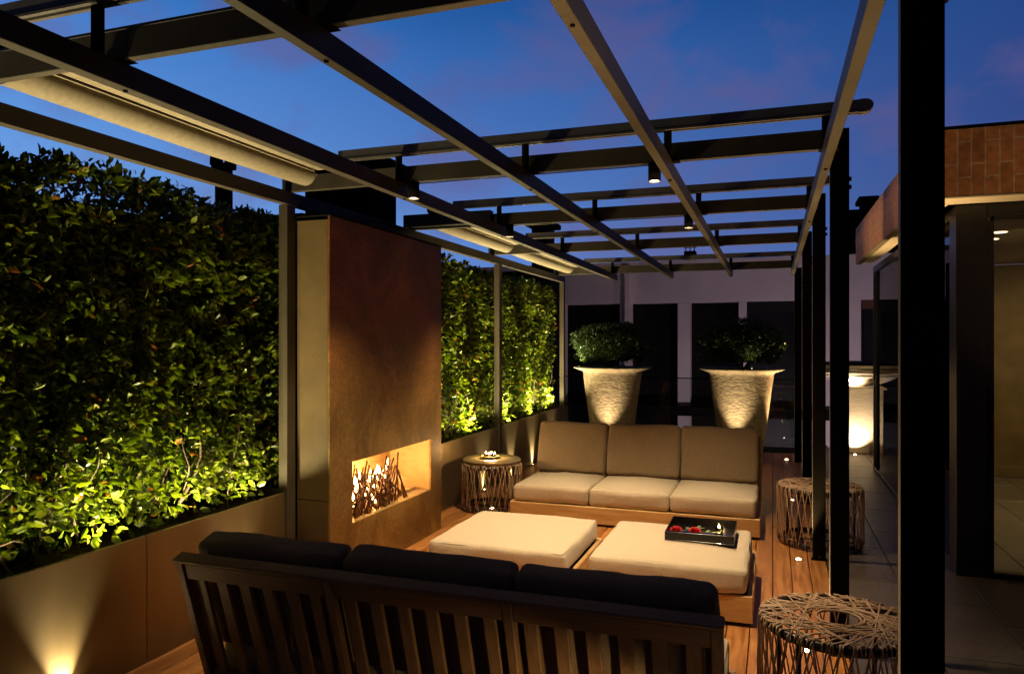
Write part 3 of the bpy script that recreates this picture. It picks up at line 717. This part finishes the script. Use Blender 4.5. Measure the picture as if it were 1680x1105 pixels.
# ------------------------------------------------------------------ tray with roses and candle
TX0, TX1, TY0, TY1, TZ = -.622, -.215, 4.58, 5.00, .3345
t = thing('serving_tray', ((TX0 + TX1) / 2, (TY0 + TY1) / 2, TZ), 'black lacquered square tray on the right ottoman', 'tray')
b = MB(); b.box(TX0, TX1, TY0, TY1, TZ, TZ + .008, .001); b.build('tray_base', M['lacquer'], t)
b = MB(); w = .0045
b.box(TX0, TX1, TY0, TY0 + w, TZ + .0085, TZ + .056, .0015); b.box(TX0, TX1, TY1 - w, TY1, TZ + .0085, TZ + .056, .0015)
b.box(TX0, TX0 + w, TY0 + w, TY1 - w, TZ + .0085, TZ + .0555, .0015); b.box(TX1 - w, TX1, TY0 + w, TY1 - w, TZ + .0085, TZ + .0555, .0015)
b.build('tray_rim', M['lacquer'], t)
def rose(x, y, label, sx, sy, seed):
    random.seed(seed); z = TZ + .009
    t = thing('rose', (x, y, z), label, 'rose', 'red roses lying on the tray')
    b = MB()
    for ringk, (nn, rr, hh) in enumerate(((6, .034, .026), (5, .027, .038), (4, .017, .046), (3, .008, .050))):
        for k in range(nn):
            a = 2 * math.pi * k / nn + ringk * .5 + rnd(-.1, .1); n0 = len(b.v); N_ = 5
            for j in range(N_):
                for i in range(N_):
                    u = (i / (N_ - 1) - .5) * 1.7 * (2.2 / nn * 1.6); h = j / (N_ - 1)
                    rad = rr * (.35 + .65 * h ** .7) + (.006 * h ** 3) + .002 * rnd()
                    b.v.append((x + rad * math.cos(a + u), y + rad * math.sin(a + u), z + .002 + hh * (h - .18 * h ** 4) * (1 - .25 * (2 * (i / (N_ - 1)) - 1) ** 2)))
            for j in range(N_ - 1):
                for i in range(N_ - 1):
                    q = n0 + j * N_ + i; b.f.append((q, q + 1, q + N_ + 1, q + N_))
    b.build('petals', M['rose'], t, True)
    st = MB(); e = Vector((x + sx, y + sy, z + .006)); s0 = Vector((x, y, z + .006)); dd = (e - s0)
    st.tube([s0, s0 + dd * .5 + Vector((0, 0, .006)), e], .0028, 6); st.build('stem', M['green'], t, True)
    lf = MB()
    for q, sg in ((.4, 1), (.65, -1), (.8, 1)):
        for _ in (0,):
            ax = dd.normalized() * .7 + Vector((-dd.y, dd.x, 0)).normalized() * sg * .8 + Vector((0, 0, .3))
            add_leaf(lf, s0 + dd * q, ax, Vector((rnd(-.3, .3), rnd(-.3, .3), 1)), .05, .036)
    lf.build('leaf', M['green'], t)
rose(-.572, 4.745, 'left red rose lying in the black tray', .16, .16, 3)
rose(-.458, 4.755, 'right red rose lying in the black tray, nearer the candle', .17, .06, 5)
def tealight(x, y, z, label, power, grp=None, r=.024):
    t = thing('tealight_candle', (x, y, z), label, 'candle', grp)
    MB().lathe([(0, .0005), (r, .0005), (r * 1.15, .035), (r * 1.07, .035), (r * .93, .006), (0, .006)], (x, y, z), 20).build('glass_cup', M['clearcup'], t, True)
    MB().lathe([(0, .007), (r * .88, .007), (r * .9, .02), (0, .021)], (x, y, z), 20).build('wax', M['wax'], t, True)
    MB().lathe([(.0005, .022), (.005, .027), (.0062, .033), (.0045, .042), (.0005, .054)], (x, y, z), 10).build('flame', M['flame2'], t, True)
    point(t, (x, y, z + .062), power, (1, .62, .26), .012)
    return t
tealight(-.318, 4.845, TZ + .009, 'lit candle glowing in the black tray', 1.0)

# ------------------------------------------------------------------ wicker drum stools
def stool(name, cx, cy, label, Rd=.30, H_=.45, nc=44, cr=.0034, seed=1, lid=False):
    random.seed(seed)
    t = thing(name, (cx, cy, 0), label, 'stool', 'woven cord drum stools')
    rr = .019
    b = MB(); b.ring((cx, cy, H_ - rr - .006), Rd - rr, rr, 64, 10); b.build('top_ring', M['black'], t, True)
    b = MB(); b.ring((cx, cy, rr + .012), Rd - rr, rr, 64, 10); b.build('bottom_ring', M['black'], t, True)
    b = MB(); b.ring((cx, cy, H_ - .004), .084, .005, 40, 8); b.build('centre_ring', M['cord'], t, True)
    for k in range(4):
        a = R(45 + 90 * k + 10); xx, yy = cx + (Rd - .028) * math.cos(a), cy + (Rd - .028) * math.sin(a)
        MB().tube([(xx, yy, .02), (xx, yy, H_ - .02)], .010, 10).build('leg', M['black'], t, True)
    b = MB(); b.box(cx - Rd + .02, cx + Rd - .02, cy - .012, cy + .012, .018, .03); b.box(cx - .012, cx + .012, cy - Rd + .02, cy - .013, .018, .0295); b.box(cx - .012, cx + .012, cy + .013, cy + Rd - .02, .018, .0295); b.build('cross_bar', M['black'], t)
    # side weave: every cord goes over both rings
    w = MB(); Ro = Rd + .002
    def P_(a, z, r=Ro): return (cx + r * math.cos(a), cy + r * math.sin(a), z)
    for k in range(int(nc * .86)):
        a = 2 * math.pi * k / int(nc * .86) + rnd(-.03, .03)
        for sg in (1, -1):
            sh = sg * rnd(.20, .34)
            bow = rnd(.0, .004)
            w.tube([P_(a, H_ - .004, Rd - .02), P_(a, H_ - .006, Rd - .004), P_(a + sh * .05, H_ - .022, Ro + .003), P_(a + sh * .5, H_ * .5, Ro * (math.cos(sh * .25)) + bow + .002), P_(a + sh, .03, Ro + .003), P_(a + sh, .008, Rd - .008), P_(a + sh, .006, Rd - .03)], cr, 5)
    w.build('side_weave', M['cord'], t, True)
    w = MB()
    hole = .085
    for k in range(int(nc * 1.25)):
        a = 2 * math.pi * k / (nc * 1.25) + rnd(-.05, .05); sg = random.choice((-1, 1))
        # chord from rim, grazing the centre hole, on to the rim again
        off = rnd(hole, hole * 1.9) if random.random() < .75 else rnd(hole * 1.9, Rd * .85)
        half = math.acos(off / (Rd - .004)); a2 = a + sg * 2 * half
        p0 = Vector(P_(a, H_ - .004, Rd - .003)); p1 = Vector(P_(a2, H_ - .004, Rd - .003)); zz = rnd(.0, .012)
        w.tube([P_(a - sg * .01, H_ - .03, Rd + .003), p0 + Vector((0, 0, .001)), p0.lerp(p1, .3) + Vector((0, 0, zz * .4 - .002)), p0.lerp(p1, .5) + Vector((0, 0, zz - .006)), p0.lerp(p1, .7) + Vector((0, 0, zz * .4 - .002)), p1 + Vector((0, 0, .001)), P_(a2 + sg * .01, H_ - .03, Rd + .003)], cr, 5)
    for k in range(5):
        a0 = rnd(0, 6.28); w.tube([P_(a0 + j * .1, H_ + .001 + .002 * math.sin(j), hole + .012 + .004 * math.sin(j * 2 + k)) for j in range(24)], cr * .9, 5)
    w.build('top_weave', M['cord'], t, True)
    if lid:
        b = MB(); b.lathe([(0, H_ + .003), (Rd - .02, H_ + .003), (Rd - .006, H_ + .012), (Rd - .006, H_ + .026), (Rd - .016, H_ + .034), (0, H_ + .034)], (cx, cy, 0), 64); b.build('tray_top', M['goldtop'], t, True)
    return t
stool('drum_stool', .250, 3.22, 'near woven cord drum stool with open round hole in its top', .30, .45, 46, .0036, 2)
stool('drum_stool', .345, 6.16, 'far right woven cord drum stool standing behind the posts', .305, .45, 44, .0036, 3)
stool('drum_stool', -2.46, 6.42, 'left woven cord drum stool with a solid round tray top by the fireplace', .275, .435, 44, .0034, 4, True)
# cluster of candles in a shallow bowl on the left stool
t = thing('candle_bowl', (-2.47, 6.40, .4695), 'shallow brass bowl holding burning candles on the left stool', 'bowl')
MB().lathe([(0, .001), (.05, .001), (.085, .022), (.08, .024), (.048, .006), (0, .006)], (-2.47, 6.40, .4695), 36).build('dish', M['brass'], t, True)
for k, (dx_, dy_) in enumerate(((-.042, .0), (0, -.03), (.042, .005), (0, .035))):
    tealight(-2.47 + dx_, 6.40 + dy_, .477, ['leftmost tealight in the brass bowl', 'front tealight in the brass bowl', 'rightmost tealight in the brass bowl', 'rear tealight in the brass bowl'][k], .9, 'tealights in the brass bowl', .017)

# ------------------------------------------------------------------ big clay pots with clipped shrubs
def pot(cx, cy, label, slabel, lampx, seed):
    t = thing('clay_pot', (cx, cy, 0), label, 'pot', 'giant clay pots at the end of the deck')
    wob = lambda a, z: .010 * noise.noise(Vector((math.cos(a) * 3 + seed, math.sin(a) * 3, z * 4))) + .004 * noise.noise(Vector((math.cos(a) * 14, math.sin(a) * 14 + seed, z * 40)))
    prof = [(0, 0), (.25, 0), (.262, .03)] + [(.262 + .148 * (k / 30) ** .95, .03 + 1.08 * k / 30) for k in range(1, 31)] + [(.42, 1.135), (.48, 1.158), (.54, 1.178), (.546, 1.186), (.540, 1.195), (.50, 1.197), (.40, 1.192), (.37, 1.18), (.36, 1.14)]
    MB().lathe(prof, (cx, cy, 0), 96, wob).build('pot_body', M['terra'], t, True)
    MB().lathe([(0, 1.15), (.364, 1.15)], (cx, cy, 0), 40).build('soil', M['soil'], t)
    random.seed(seed)
    s_ = thing('clipped_shrub', (cx, cy, 1.15), slabel, 'shrub', 'clipped shrubs in the clay pots')
    b = MB()
    for k in range(7000):
        z = rnd(-.72, 1); a = rnd(0, math.pi * 2); q = math.sqrt(1 - z * z); nr = Vector((q * math.cos(a), q * math.sin(a), z))
        ins = 1 - abs(random.gauss(0, .07)); f = 1 + .16 * noise.noise(nr * 2.2 + Vector((seed, 0, 0))) + .12 * noise.noise(nr * 6)
        if random.random() < .03: f += random.random() * .16
        p = Vector((cx, cy, 1.51)) + Vector((nr.x * .54, nr.y * .54, nr.z * .315)) * ins * f
        add_leaf(b, p, nr + Vector((rnd(), rnd(), rnd())) * .8, nr + Vector((rnd(), rnd(), rnd())) * .8, .034 * rnd(.7, 1.25), .020)
    b.build('foliage', M['leafs'], s_)
    c = MB(); c.lathe([(.001, -.24)] + [(.43 * math.cos(R(q)), .27 * math.sin(R(q))) for q in range(-60, 90, 10)] + [(.001, .27)], (cx, cy, 1.51), 24); c.build('inner_growth_shade', M['core'], s_)
    st = MB(); random.seed(seed)
    for k in range(6): st.tube([(cx + rnd(-.08, .08), cy + rnd(-.08, .08), 1.15), (cx + rnd(-.2, .2), cy + rnd(-.2, .2), 1.34)], [.014, .01], 6)
    st.build('branches', M['stem'], s_)
    u = thing('pot_uplight', (lampx, cy - .56, 0), 'small uplight at the foot of the ' + ('left' if cx < -1 else 'right') + ' clay pot behind the sofa', 'uplight', 'uplights in front of the clay pots')
    MB().lathe([(0, .001), (.03, .001), (.03, .05), (.026, .05), (.026, .04), (0, .04)], (lampx, cy - .56, 0), 18).build('lamp_body', M['black'], u, True)
    MB().lathe([(0, .042), (.025, .042)], (lampx, cy - .56, 0), 18).build('lens', M['lens'], u)
    spot(u, (lampx, cy - .56, .055), (cx + (lampx - cx) * .9, cy - .45, .95), 44, 62, 1.0, (1, .76, .42), .012)
def shrub_fill_lamp(x, y, label, power, tgt):
    t = thing('shrub_fill_spot', (x, y, 1.185), label, 'spotlight')  # lamp added in the pot to light up the shrub's leaves
    MB().tube([(x, y, 1.185), (x, y, 1.205)], .012, 10).build('lamp_body', M['black'], t, True)
    MB().lathe([(0, .021), (.009, .021)], (x, y, 1.185), 10).build('lens', M['dlens'], t)
    spot(t, (x, y, 1.218), tgt, power, 100, 1, (1, .85, .5), .006)
shrub_fill_lamp(-2.54, 10.02, 'tiny spotlight added in the left clay pot to brighten its shrub', 10, (-2.46, 10.05, 1.5))
shrub_fill_lamp(-.25, 9.86, 'tiny spotlight added in the right clay pot to brighten its shrub', 1.8, (-.25, 9.9, 1.5))
pot(-2.13, 10.3, 'left giant clay pot with a wide flat rim behind the sofa', 'clipped round shrub in the left clay pot, lit yellow-green at its lower left', -2.12, 31)
pot(-.39, 10.3, 'right giant clay pot with a wide flat rim behind the sofa', 'clipped round shrub in the right clay pot, mostly dark with pale specks', -.48, 33)

# plinth with bowl at right
t = thing('stone_plinth', (1.45, 11.6, 0), 'low square pale stone plinth with a thin slab top lit from its foot', 'plinth')
MB().box(.90, 1.72, 11.26, 12.0, .0, .88, .006).build('stone_block', M['terra2'], t)
MB().box(.86, 1.95, 11.23, 12.04, .884, .915, .004).build('top_slab', M['terra2'], t)
t = thing('stone_bowl', (1.10, 11.62, .9155), 'wide pale bowl on the stone plinth, brightly lit from below', 'bowl')
MB().lathe([(0, .0), (.15, .0), (.20, .03), (.38, .10), (.50, .20), (.54, .30), (.52, .305), (.46, .22), (.2, .1), (0, .08)], (1.10, 11.62, .9155), 56).build('bowl_body', M['bowl'], t, True)
b = MB()
for z_, r_ in ((.155, .475), (.205, .523), (.255, .545)): b.ring((1.10, 11.62, .9155 + z_), r_ - .012, .007, 56, 6)
b.build('dark_bands', M['black'], t, True)
MB().lathe([(0, .36), (.30, .35), (.50, .325), (.525, .307), (.50, .300), (0, .300)], (1.10, 11.62, .9155), 56).build('lid', M['matblack'], t, True)
t = thing('bowl_fill_lamp', (.98, 11.27, .9155), 'tiny uplight added on the plinth slab to brighten the pale bowl', 'uplight')  # lamp added on the slab to light the bowl's underside
MB().lathe([(0, .001), (.022, .001), (.022, .02), (0, .02)], (.98, 11.27, .9155), 16).build('lamp_body', M['black'], t, True)
MB().lathe([(0, .0215), (.018, .0215)], (.98, 11.27, .9155), 16).build('lens', M['lens'], t)
spot(t, (.98, 11.27, .945), (1.1, 11.5, 1.3), 34, 150, .6, (1, .80, .5), .008)

# ------------------------------------------------------------------ glass balustrade at the terrace end
t = thing('glass_balustrade', (-1.3, 11.5, 0), 'clear glass balustrade with a thin rail behind the clay pots', 'balustrade')
for k in range(4):
    MB().box(-3.4 + k * .98, -3.4 + k * .98 + .96, 11.49, 11.502, -.0035, .98).build('glass_panel', M['glass'], t)
MB().box(-3.42, .54, 11.48, 11.512, .985, 1.0, .002).build('top_rail', M['steelR'], t)
for k in range(5): MB().box(-3.415 + k * .98, -3.405 + k * .98, 11.485, 11.507, -.0035, .98).build('clamp_post', M['steelR'], t)

# ------------------------------------------------------------------ white building behind
W = thing('white_building', (-2, 17, -3.2), 'long pale rendered building with tall dark openings beyond the terrace', 'building')
FY = 17.0; ztop = 3.33; zo = 2.43
b = MB(); b.box(-14, 5.5, FY, FY + .5, zo, ztop, .01)
piers = [(-14, -4.68), (-3.335, -3.094), (-2.015, -1.745), (-.696, -.53), (.60, 2.0 - .35)]
for a, c in piers: b.box(a, c, FY, FY + .5, -3.2, zo - .001)
b.box(1.65, 1.75, FY, FY + .5, -3.2, zo - .001); b.box(3.0, 5.5, FY, FY + .5, -3.2, zo - .001)
b.build('wall', M['render'], W)
b = MB(); b.box(-3.20, -3.094, FY - .14, FY - .001, -3.2, 3.30, .004); b.build('pilaster', M['render'], W)
MB().box(-14, 5.5, FY - .03, FY + .5, ztop + .002, ztop + .05, .004).build('coping', M['render'], W)
for a, c in ((-4.68, -3.335), (-3.094, -2.015), (-1.745, -.696)):
    MB().box(a, c, FY + .35, FY + .38, -3.2, zo - .002).build('dark_opening', M['matblack'], W)
o = MB().box(-.53, .60, FY + .20, FY + .22, -3.2, zo - .25).build('window', M['dglass'], W)
f = MB(); f.box(-.53, .60, FY + .12, FY + .24, zo - .25, zo - .002); 
for xx in (-.53, -.24, .55): f.box(xx, xx + .035, FY + .17, FY + .198, -3.2, zo - .251)
f.box(-.53, .60, FY + .15, FY + .19, .55, .60); f.build('frame', M['black'], o)
o = MB().box(1.75, 3.0, FY + .20, FY + .22, -3.2, zo - .18).build('window', M['dglass'], W)
f = MB(); f.box(1.75, 3.0, FY + .12, FY + .24, zo - .19, zo - .002); f.build('lintel', M['oldbrick'], o)
f = MB()
for xx in (1.75, 2.3, 2.9): f.box(xx, xx + .05, FY + .15, FY + .198, -3.2, zo - .191)
f.build('frame', M['black'], o)
MB().box(-8, 2.9, FY - .25, FY - .002, -.10, .10, .004).build('balcony_edge', M['roofdark'], W)
MB().box(-.5, 1.0, 20, 24, -3.2, 3.32).build('rear_wall', M['roofdark'], W)

# roofs and chimneys of the neighbours
def chimney(x0, x1, y0, y1, zb, zt, label, capo=.12, pots=0):
    t = thing('chimney', ((x0 + x1) / 2, (y0 + y1) / 2, zb), label, 'chimney')
    MB().box(x0, x1, y0, y1, zb, zt, .01).build('stack', M['roofdark'], t)
    MB().box(x0 - capo, x1 + capo, y0 - capo, y1 + capo, zt + .001, zt + .12, .02).build('cap', M['roofdark'], t)
    for k in range(pots):
        MB().lathe([(0, .121), (.14, .121), (.12, .5), (.16, .52), (.13, .62), (0, .62)], ((x0 + x1) / 2 + (k - (pots - 1) / 2) * .4, (y0 + y1) / 2, zt), 18).build('chimney_pot', M['roofdark'], t, True)
    return t
def atp(u, v, Y):
    th_ = math.atan(427 / 1212.); r = (u - 840) / 1212.; dd = (560 - v) / 1212.
    x = -math.sin(th_) + r * math.cos(th_); y = math.cos(th_) + r * math.sin(th_); t_ = Y / y
    return x * t_, 1.55 + dd * t_
def ch(u0, u1, v0, Y, dep, zb, label, **k):
    a, z = atp(u0, v0, Y); c, z2 = atp(u1, v0, Y); return chimney(a, c, Y, Y + dep, zb, max(z, z2) - .13, label, **k)
ch(500, 612, 262, 12, .9, -3.2, 'big black flat-capped chimney stack behind the fireplace top', capo=.16)
ch(352, 372, 268, 13, .2, -3.2, 'dark knobbly chimney showing above the near hedge', capo=.06, pots=2)
ch(872, 897, 362, 15, .6, -3.2, 'small dark chimney between the pergola rails at centre left')
ch(1414, 1436, 322, 19, .6, -3.2, 'dark capped chimney beside the brick canopy at right', capo=.08)
t = thing('brick_parapet', (-9, 11, -3.2), 'dark red brick parapet wall just showing over the near hedge', 'wall')
xa, za = atp(300, 322, 10.5); xb, zb_ = atp(500, 340, 10.5)
MB().box(xa, xb, 10.5, 10.8, -3.2, zb_ - .2).build('wall', M['oldbrick'], t)
MB().box(xa, xb, 10.44, 10.86, zb_ - .199, zb_ - .10, .01).build('coping', M['roofdark'], t)
t = thing('dark_roof', (1.6, 20, -3.2), 'flat black roof block behind the white building at right', 'building')
xa, za = atp(1392, 345, 19.6); xb, _ = atp(1520, 345, 19.6)
MB().box(xa - .1, xb + 2.5, 19.6, 22, -3.2, za - .08, .02).build('roof_block', M['roofdark'], t)
MB().box(xa - .2, xb + 2.6, 19.5, 22.1, za - .079, za, .02).build('parapet', M['roofdark'], t)
t = thing('roof_antenna', (-1.9, 18.5, 3.3), 'small rooftop aerial and vent above the white building between beams', 'antenna')
xa, za = atp(1122, 405, 18.5)
b = MB(); b.box(xa, xa + .28, 18.5, 18.8, 2.0, za - .1, .01); b.build('vent_box', M['roofdark'], t)
b = MB()
for k in range(3): b.tube([(xa + .05 + .1 * k, 18.48, 2.6), (xa + .05 + .1 * k, 18.48, za + .04)], .015, 6)
b.tube([(xa, 18.48, za - .02), (xa + .3, 18.48, za - .02)], .012, 6); b.build('aerial', M['roofdark'], t)
t = thing('low_roof', (-6, 14, -3.2), 'long low dark roof behind the far hedges', 'building')
MB().box(-9, -3.9, 12.5, 14, -3.2, 2.75, .02).build('roof_block', M['roofdark'], t)
MB().box(-9, -3.85, 12.4, 14, 2.751, 2.80, .01).build('gutter', M['roofdark'], t)

for k, x_ in enumerate((-9.5, -4.5, .2, 4.2)):  # lamps added out of sight to brighten the pale facade
    t = thing('facade_fill_lamp', (x_, 13.2, -3.2), 'unseen fill lamp added below the terrace to light the pale building, %s' % ('farthest to the left', 'left of the pots', 'behind the right pot', 'at the right end')[k], 'fill lamp')
    MB().tube([(x_, 13.2, -3.2), (x_, 13.2, -1.5)], [.05, .03], 10).build('fill_lamp_pole', M['black'], t, True)
    MB().lathe([(0, 1.70), (.12, 1.72), (.16, 1.85), (.1, 1.9), (0, 1.9)], (x_, 13.2, -3.2), 20).build('lamp_head', M['dlens'], t, True)
    point(t, (x_, 13.2, -1.15), 33, (1, .80, 1.0), .1)
# ------------------------------------------------------------------ house at right
Hh = thing('house', (1.15, 5.6, 0), 'house at right with terracotta tiled canopy and tall black framed glass doors', 'house')
b = MB(); FB, FTp = 2.452, 2.86; fx, fy = .92, 5.22
b.box(fx, fx + .05, fy, 9.47, FB, FTp); b.box(fx + .051, 6, fy, fy + .05, FB, FTp); b.build('tiled_fascia', M['brick'], Hh)
MB().box(fx - .01, 6, fy - .01, fy + .07, FTp + .001, FTp + .02).build('fascia_capping', M['roofdark'], Hh)
b = MB(); b.box(fx + .052, 1.10, fy + .052, 9.45, FB + .004, FB + .03); b.box(1.101, 6, fy + .052, 5.58, FB + .004, FB + .03); b.build('soffit', M['ceil'], Hh)
b = MB(); b.box(fx, 6, fy, fy + .052, FB - .008, FB - .001); b.box(fx, fx + .052, fy + .053, 9.47, FB - .008, FB - .001); b.build('drip_edge', M['canvas'], Hh)
MB().box(fx + .06, 6, fy + .06, 10.2, FTp - .1, FTp - .02).build('roof', M['roofdark'], Hh)
b = MB(); b.box(1.15, 1.33, 5.60, 5.72, 0, FB, .003); b.box(1.331, 1.37, 5.61, 5.70, 0, 2.34); b.build('corner_pillar', M['black'], Hh)
MB().box(1.331, 5, 5.605, 5.72, 2.375, FB + .003, .002).build('door_head', M['black'], Hh); MB().box(1.371, 5, 5.612, 5.70, 2.34, 2.374, .001).build('door_frame', M['black'], Hh); MB().box(1.371, 5, 5.612, 5.70, 0, .035).build('door_sill', M['black'], Hh)
MB().box(1.371, 5, 5.65, 5.662, .036, 2.339).build('glass_pane', M['glass'], Hh)
b = MB()
b.box(1.15, 1.20, 5.721, 9.87, 2.38, 2.45, .003); b.box(1.15, 1.20, 5.721, 9.87, 0, .045, .003); b.box(1.15, 1.20, 9.80, 9.87, .046, 2.379, .003); b.box(1.15, 1.195, 9.60, 9.63, .046, 2.379, .003); b.box(1.151, 1.199, 5.722, 5.80, .046, 2.379)
b.build('sliding_door_frame', M['black'], Hh)
MB().box(1.17, 1.18, 5.801, 9.599, .046, 2.379).build('sliding_glass', M['glass'], Hh)
MB().box(1.21, 5, 5.73, 9.9, 2.44, 2.46).build('room_ceiling', M['ceil'], Hh)
MB().box(2.02, 5, 9.9, 10.0, 0, 2.43).build('room_wall', M['brownwall'], Hh)
MB().box(2.02, 5, 9.86, 9.899, 0, .12, .004).build('skirting', M['brownwall'], Hh)
for (x_, y_) in ((1.748, 7.0), (1.80, 7.45)):
    MB().lathe([(0, -.002), (.05, -.002), (.055, 0)], (x_, y_, 2.439), 20).build('ceiling_lamp', M['ilens'], Hh)
spot(Hh, (1.75, 7.0, 2.42), (1.75, 7.0, 0), 30, 120, 1, (1, .72, .32), .05); spot(Hh, (3.0, 8.2, 2.42), (2.6, 9.0, .6), 55, 150, 1, (1, .72, .30), .05)

# ------------------------------------------------------------------ sky
w = bpy.data.worlds.new('World'); scene.world = w; w.use_nodes = True
nt = w.node_tree; N = nt.nodes; L = nt.links; bg = N['Background']
tc = N.new('ShaderNodeTexCoord'); sp = N.new('ShaderNodeSeparateXYZ'); L.new(tc.outputs['Generated'], sp.inputs[0])
def ramp(src, stops, a, b_):
    mr = N.new('ShaderNodeMapRange'); mr.inputs['From Min'].default_value = a; mr.inputs['From Max'].default_value = b_; L.new(src, mr.inputs[0])
    r = N.new('ShaderNodeValToRGB'); e = r.color_ramp.elements; e[0].position = stops[0][0]; e[0].color = (*stops[0][1], 1); e[1].position = stops[-1][0]; e[1].color = (*stops[-1][1], 1)
    for p_, c_ in stops[1:-1]: q = e.new(p_); q.color = (*c_, 1)
    L.new(mr.outputs[0], r.inputs[0]); return r.outputs[0]
low = ramp(sp.outputs['X'], [(0, (.24, .50, 1.0)), (.45, (.125, .27, .70)), (1, (.052, .076, .275))], -.95, .3)
high = ramp(sp.outputs['X'], [(0, (.045, .26, .80)), (.45, (.016, .12, .43)), (1, (.012, .060, .25))], -.95, .3)
fz = ramp(sp.outputs['Z'], [(0, (0, 0, 0)), (1, (1, 1, 1))], .12, .42)
mx = N.new('ShaderNodeMixRGB'); L.new(fz, mx.inputs[0]); L.new(low, mx.inputs[1]); L.new(high, mx.inputs[2])
cn = N.new('ShaderNodeTexNoise'); cn.inputs['Scale'].default_value = 4.8; cn.inputs['Detail'].default_value = 7; cn.inputs['Roughness'].default_value = .55; cn.inputs['Distortion'].default_value = .3
mp = N.new('ShaderNodeMapping'); mp.inputs['Scale'].default_value = (1, 1, 1.6); mp.inputs['Location'].default_value = (1.3, 2.1, .4); L.new(tc.outputs['Generated'], mp.inputs[0]); L.new(mp.outputs[0], cn.inputs[0])
cr_ = N.new('ShaderNodeValToRGB'); cr_.color_ramp.elements[0].position = .49; cr_.color_ramp.elements[0].color = (0, 0, 0, 1); cr_.color_ramp.elements[1].position = .63; cr_.color_ramp.elements[1].color = (.5, .5, .5, 1)
L.new(cn.outputs['Fac'], cr_.inputs[0])
m2 = N.new('ShaderNodeMixRGB'); L.new(cr_.outputs[0], m2.inputs[0]); L.new(mx.outputs[0], m2.inputs[1]); m2.inputs[2].default_value = (.15, .11, .28, 1)
rear0 = ramp(sp.outputs['Y'], [(0, (.30, .17, .14)), (.45, (.10, .07, .07)), (.75, (.09, .08, .09)), (1, (1, 1, 1))], -1, .45)
side = ramp(sp.outputs['X'], [(0, (1, 1, 1)), (.3, (1, 1, 1)), (1, (.12, .12, .14))], .3, .65)
rm = N.new('ShaderNodeMixRGB'); rm.blend_type = 'MULTIPLY'; rm.inputs[0].default_value = 1; L.new(rear0, rm.inputs[1]); L.new(side, rm.inputs[2]); rear = rm.outputs[0]
zen = ramp(sp.outputs['Z'], [(0, (1, 1, 1)), (.25, (.9, .9, .9)), (1, (.70, .46, .42))], .36, .60)
ma = N.new('ShaderNodeMixRGB'); ma.blend_type = 'MULTIPLY'; ma.inputs[0].default_value = 1; L.new(m2.outputs[0], ma.inputs[1]); L.new(rear, ma.inputs[2])
mb_ = N.new('ShaderNodeMixRGB'); mb_.blend_type = 'MULTIPLY'; mb_.inputs[0].default_value = 1; L.new(ma.outputs[0], mb_.inputs[1]); L.new(zen, mb_.inputs[2])
m2 = mb_
# the dusk glow of a Nishita sky, sun just under the horizon, added faintly
sk = N.new('ShaderNodeTexSky'); sk.sky_type = 'NISHITA'; sk.sun_disc = False; sk.sun_elevation = R(-4); sk.sun_rotation = R(-80)
m3 = N.new('ShaderNodeMixRGB'); m3.blend_type = 'ADD'; m3.inputs[0].default_value = .03; L.new(m2.outputs[0], m3.inputs[1]); L.new(sk.outputs[0], m3.inputs[2])
L.new(m3.outputs[0], bg.inputs[0]); bg.inputs[1].default_value = .88

# ------------------------------------------------------------------ camera
cam = bpy.data.cameras.new('camera'); co = bpy.data.objects.new('camera', cam); col.objects.link(co)
co.location = (0, 0, 1.55); co.rotation_euler = (R(90), 0, math.atan(427 / 1212.))
cam.sensor_width = 36; cam.lens = 1212 / 1680 * 36; cam.shift_y = 7.5 / 1680; cam.clip_start = .05; cam.clip_end = 500
scene.camera = co
scene.render.engine = 'CYCLES'
scene.cycles.use_denoising = True
scene.cycles.sample_clamp_indirect = 3
scene.cycles.max_bounces = 6; scene.cycles.transparent_max_bounces = 8
scene.cycles.caustics_reflective = False; scene.cycles.caustics_refractive = False
vs = scene.view_settings; vs.view_transform = 'Standard'; vs.look = 'None'; vs.exposure = 0; vs.gamma = 1
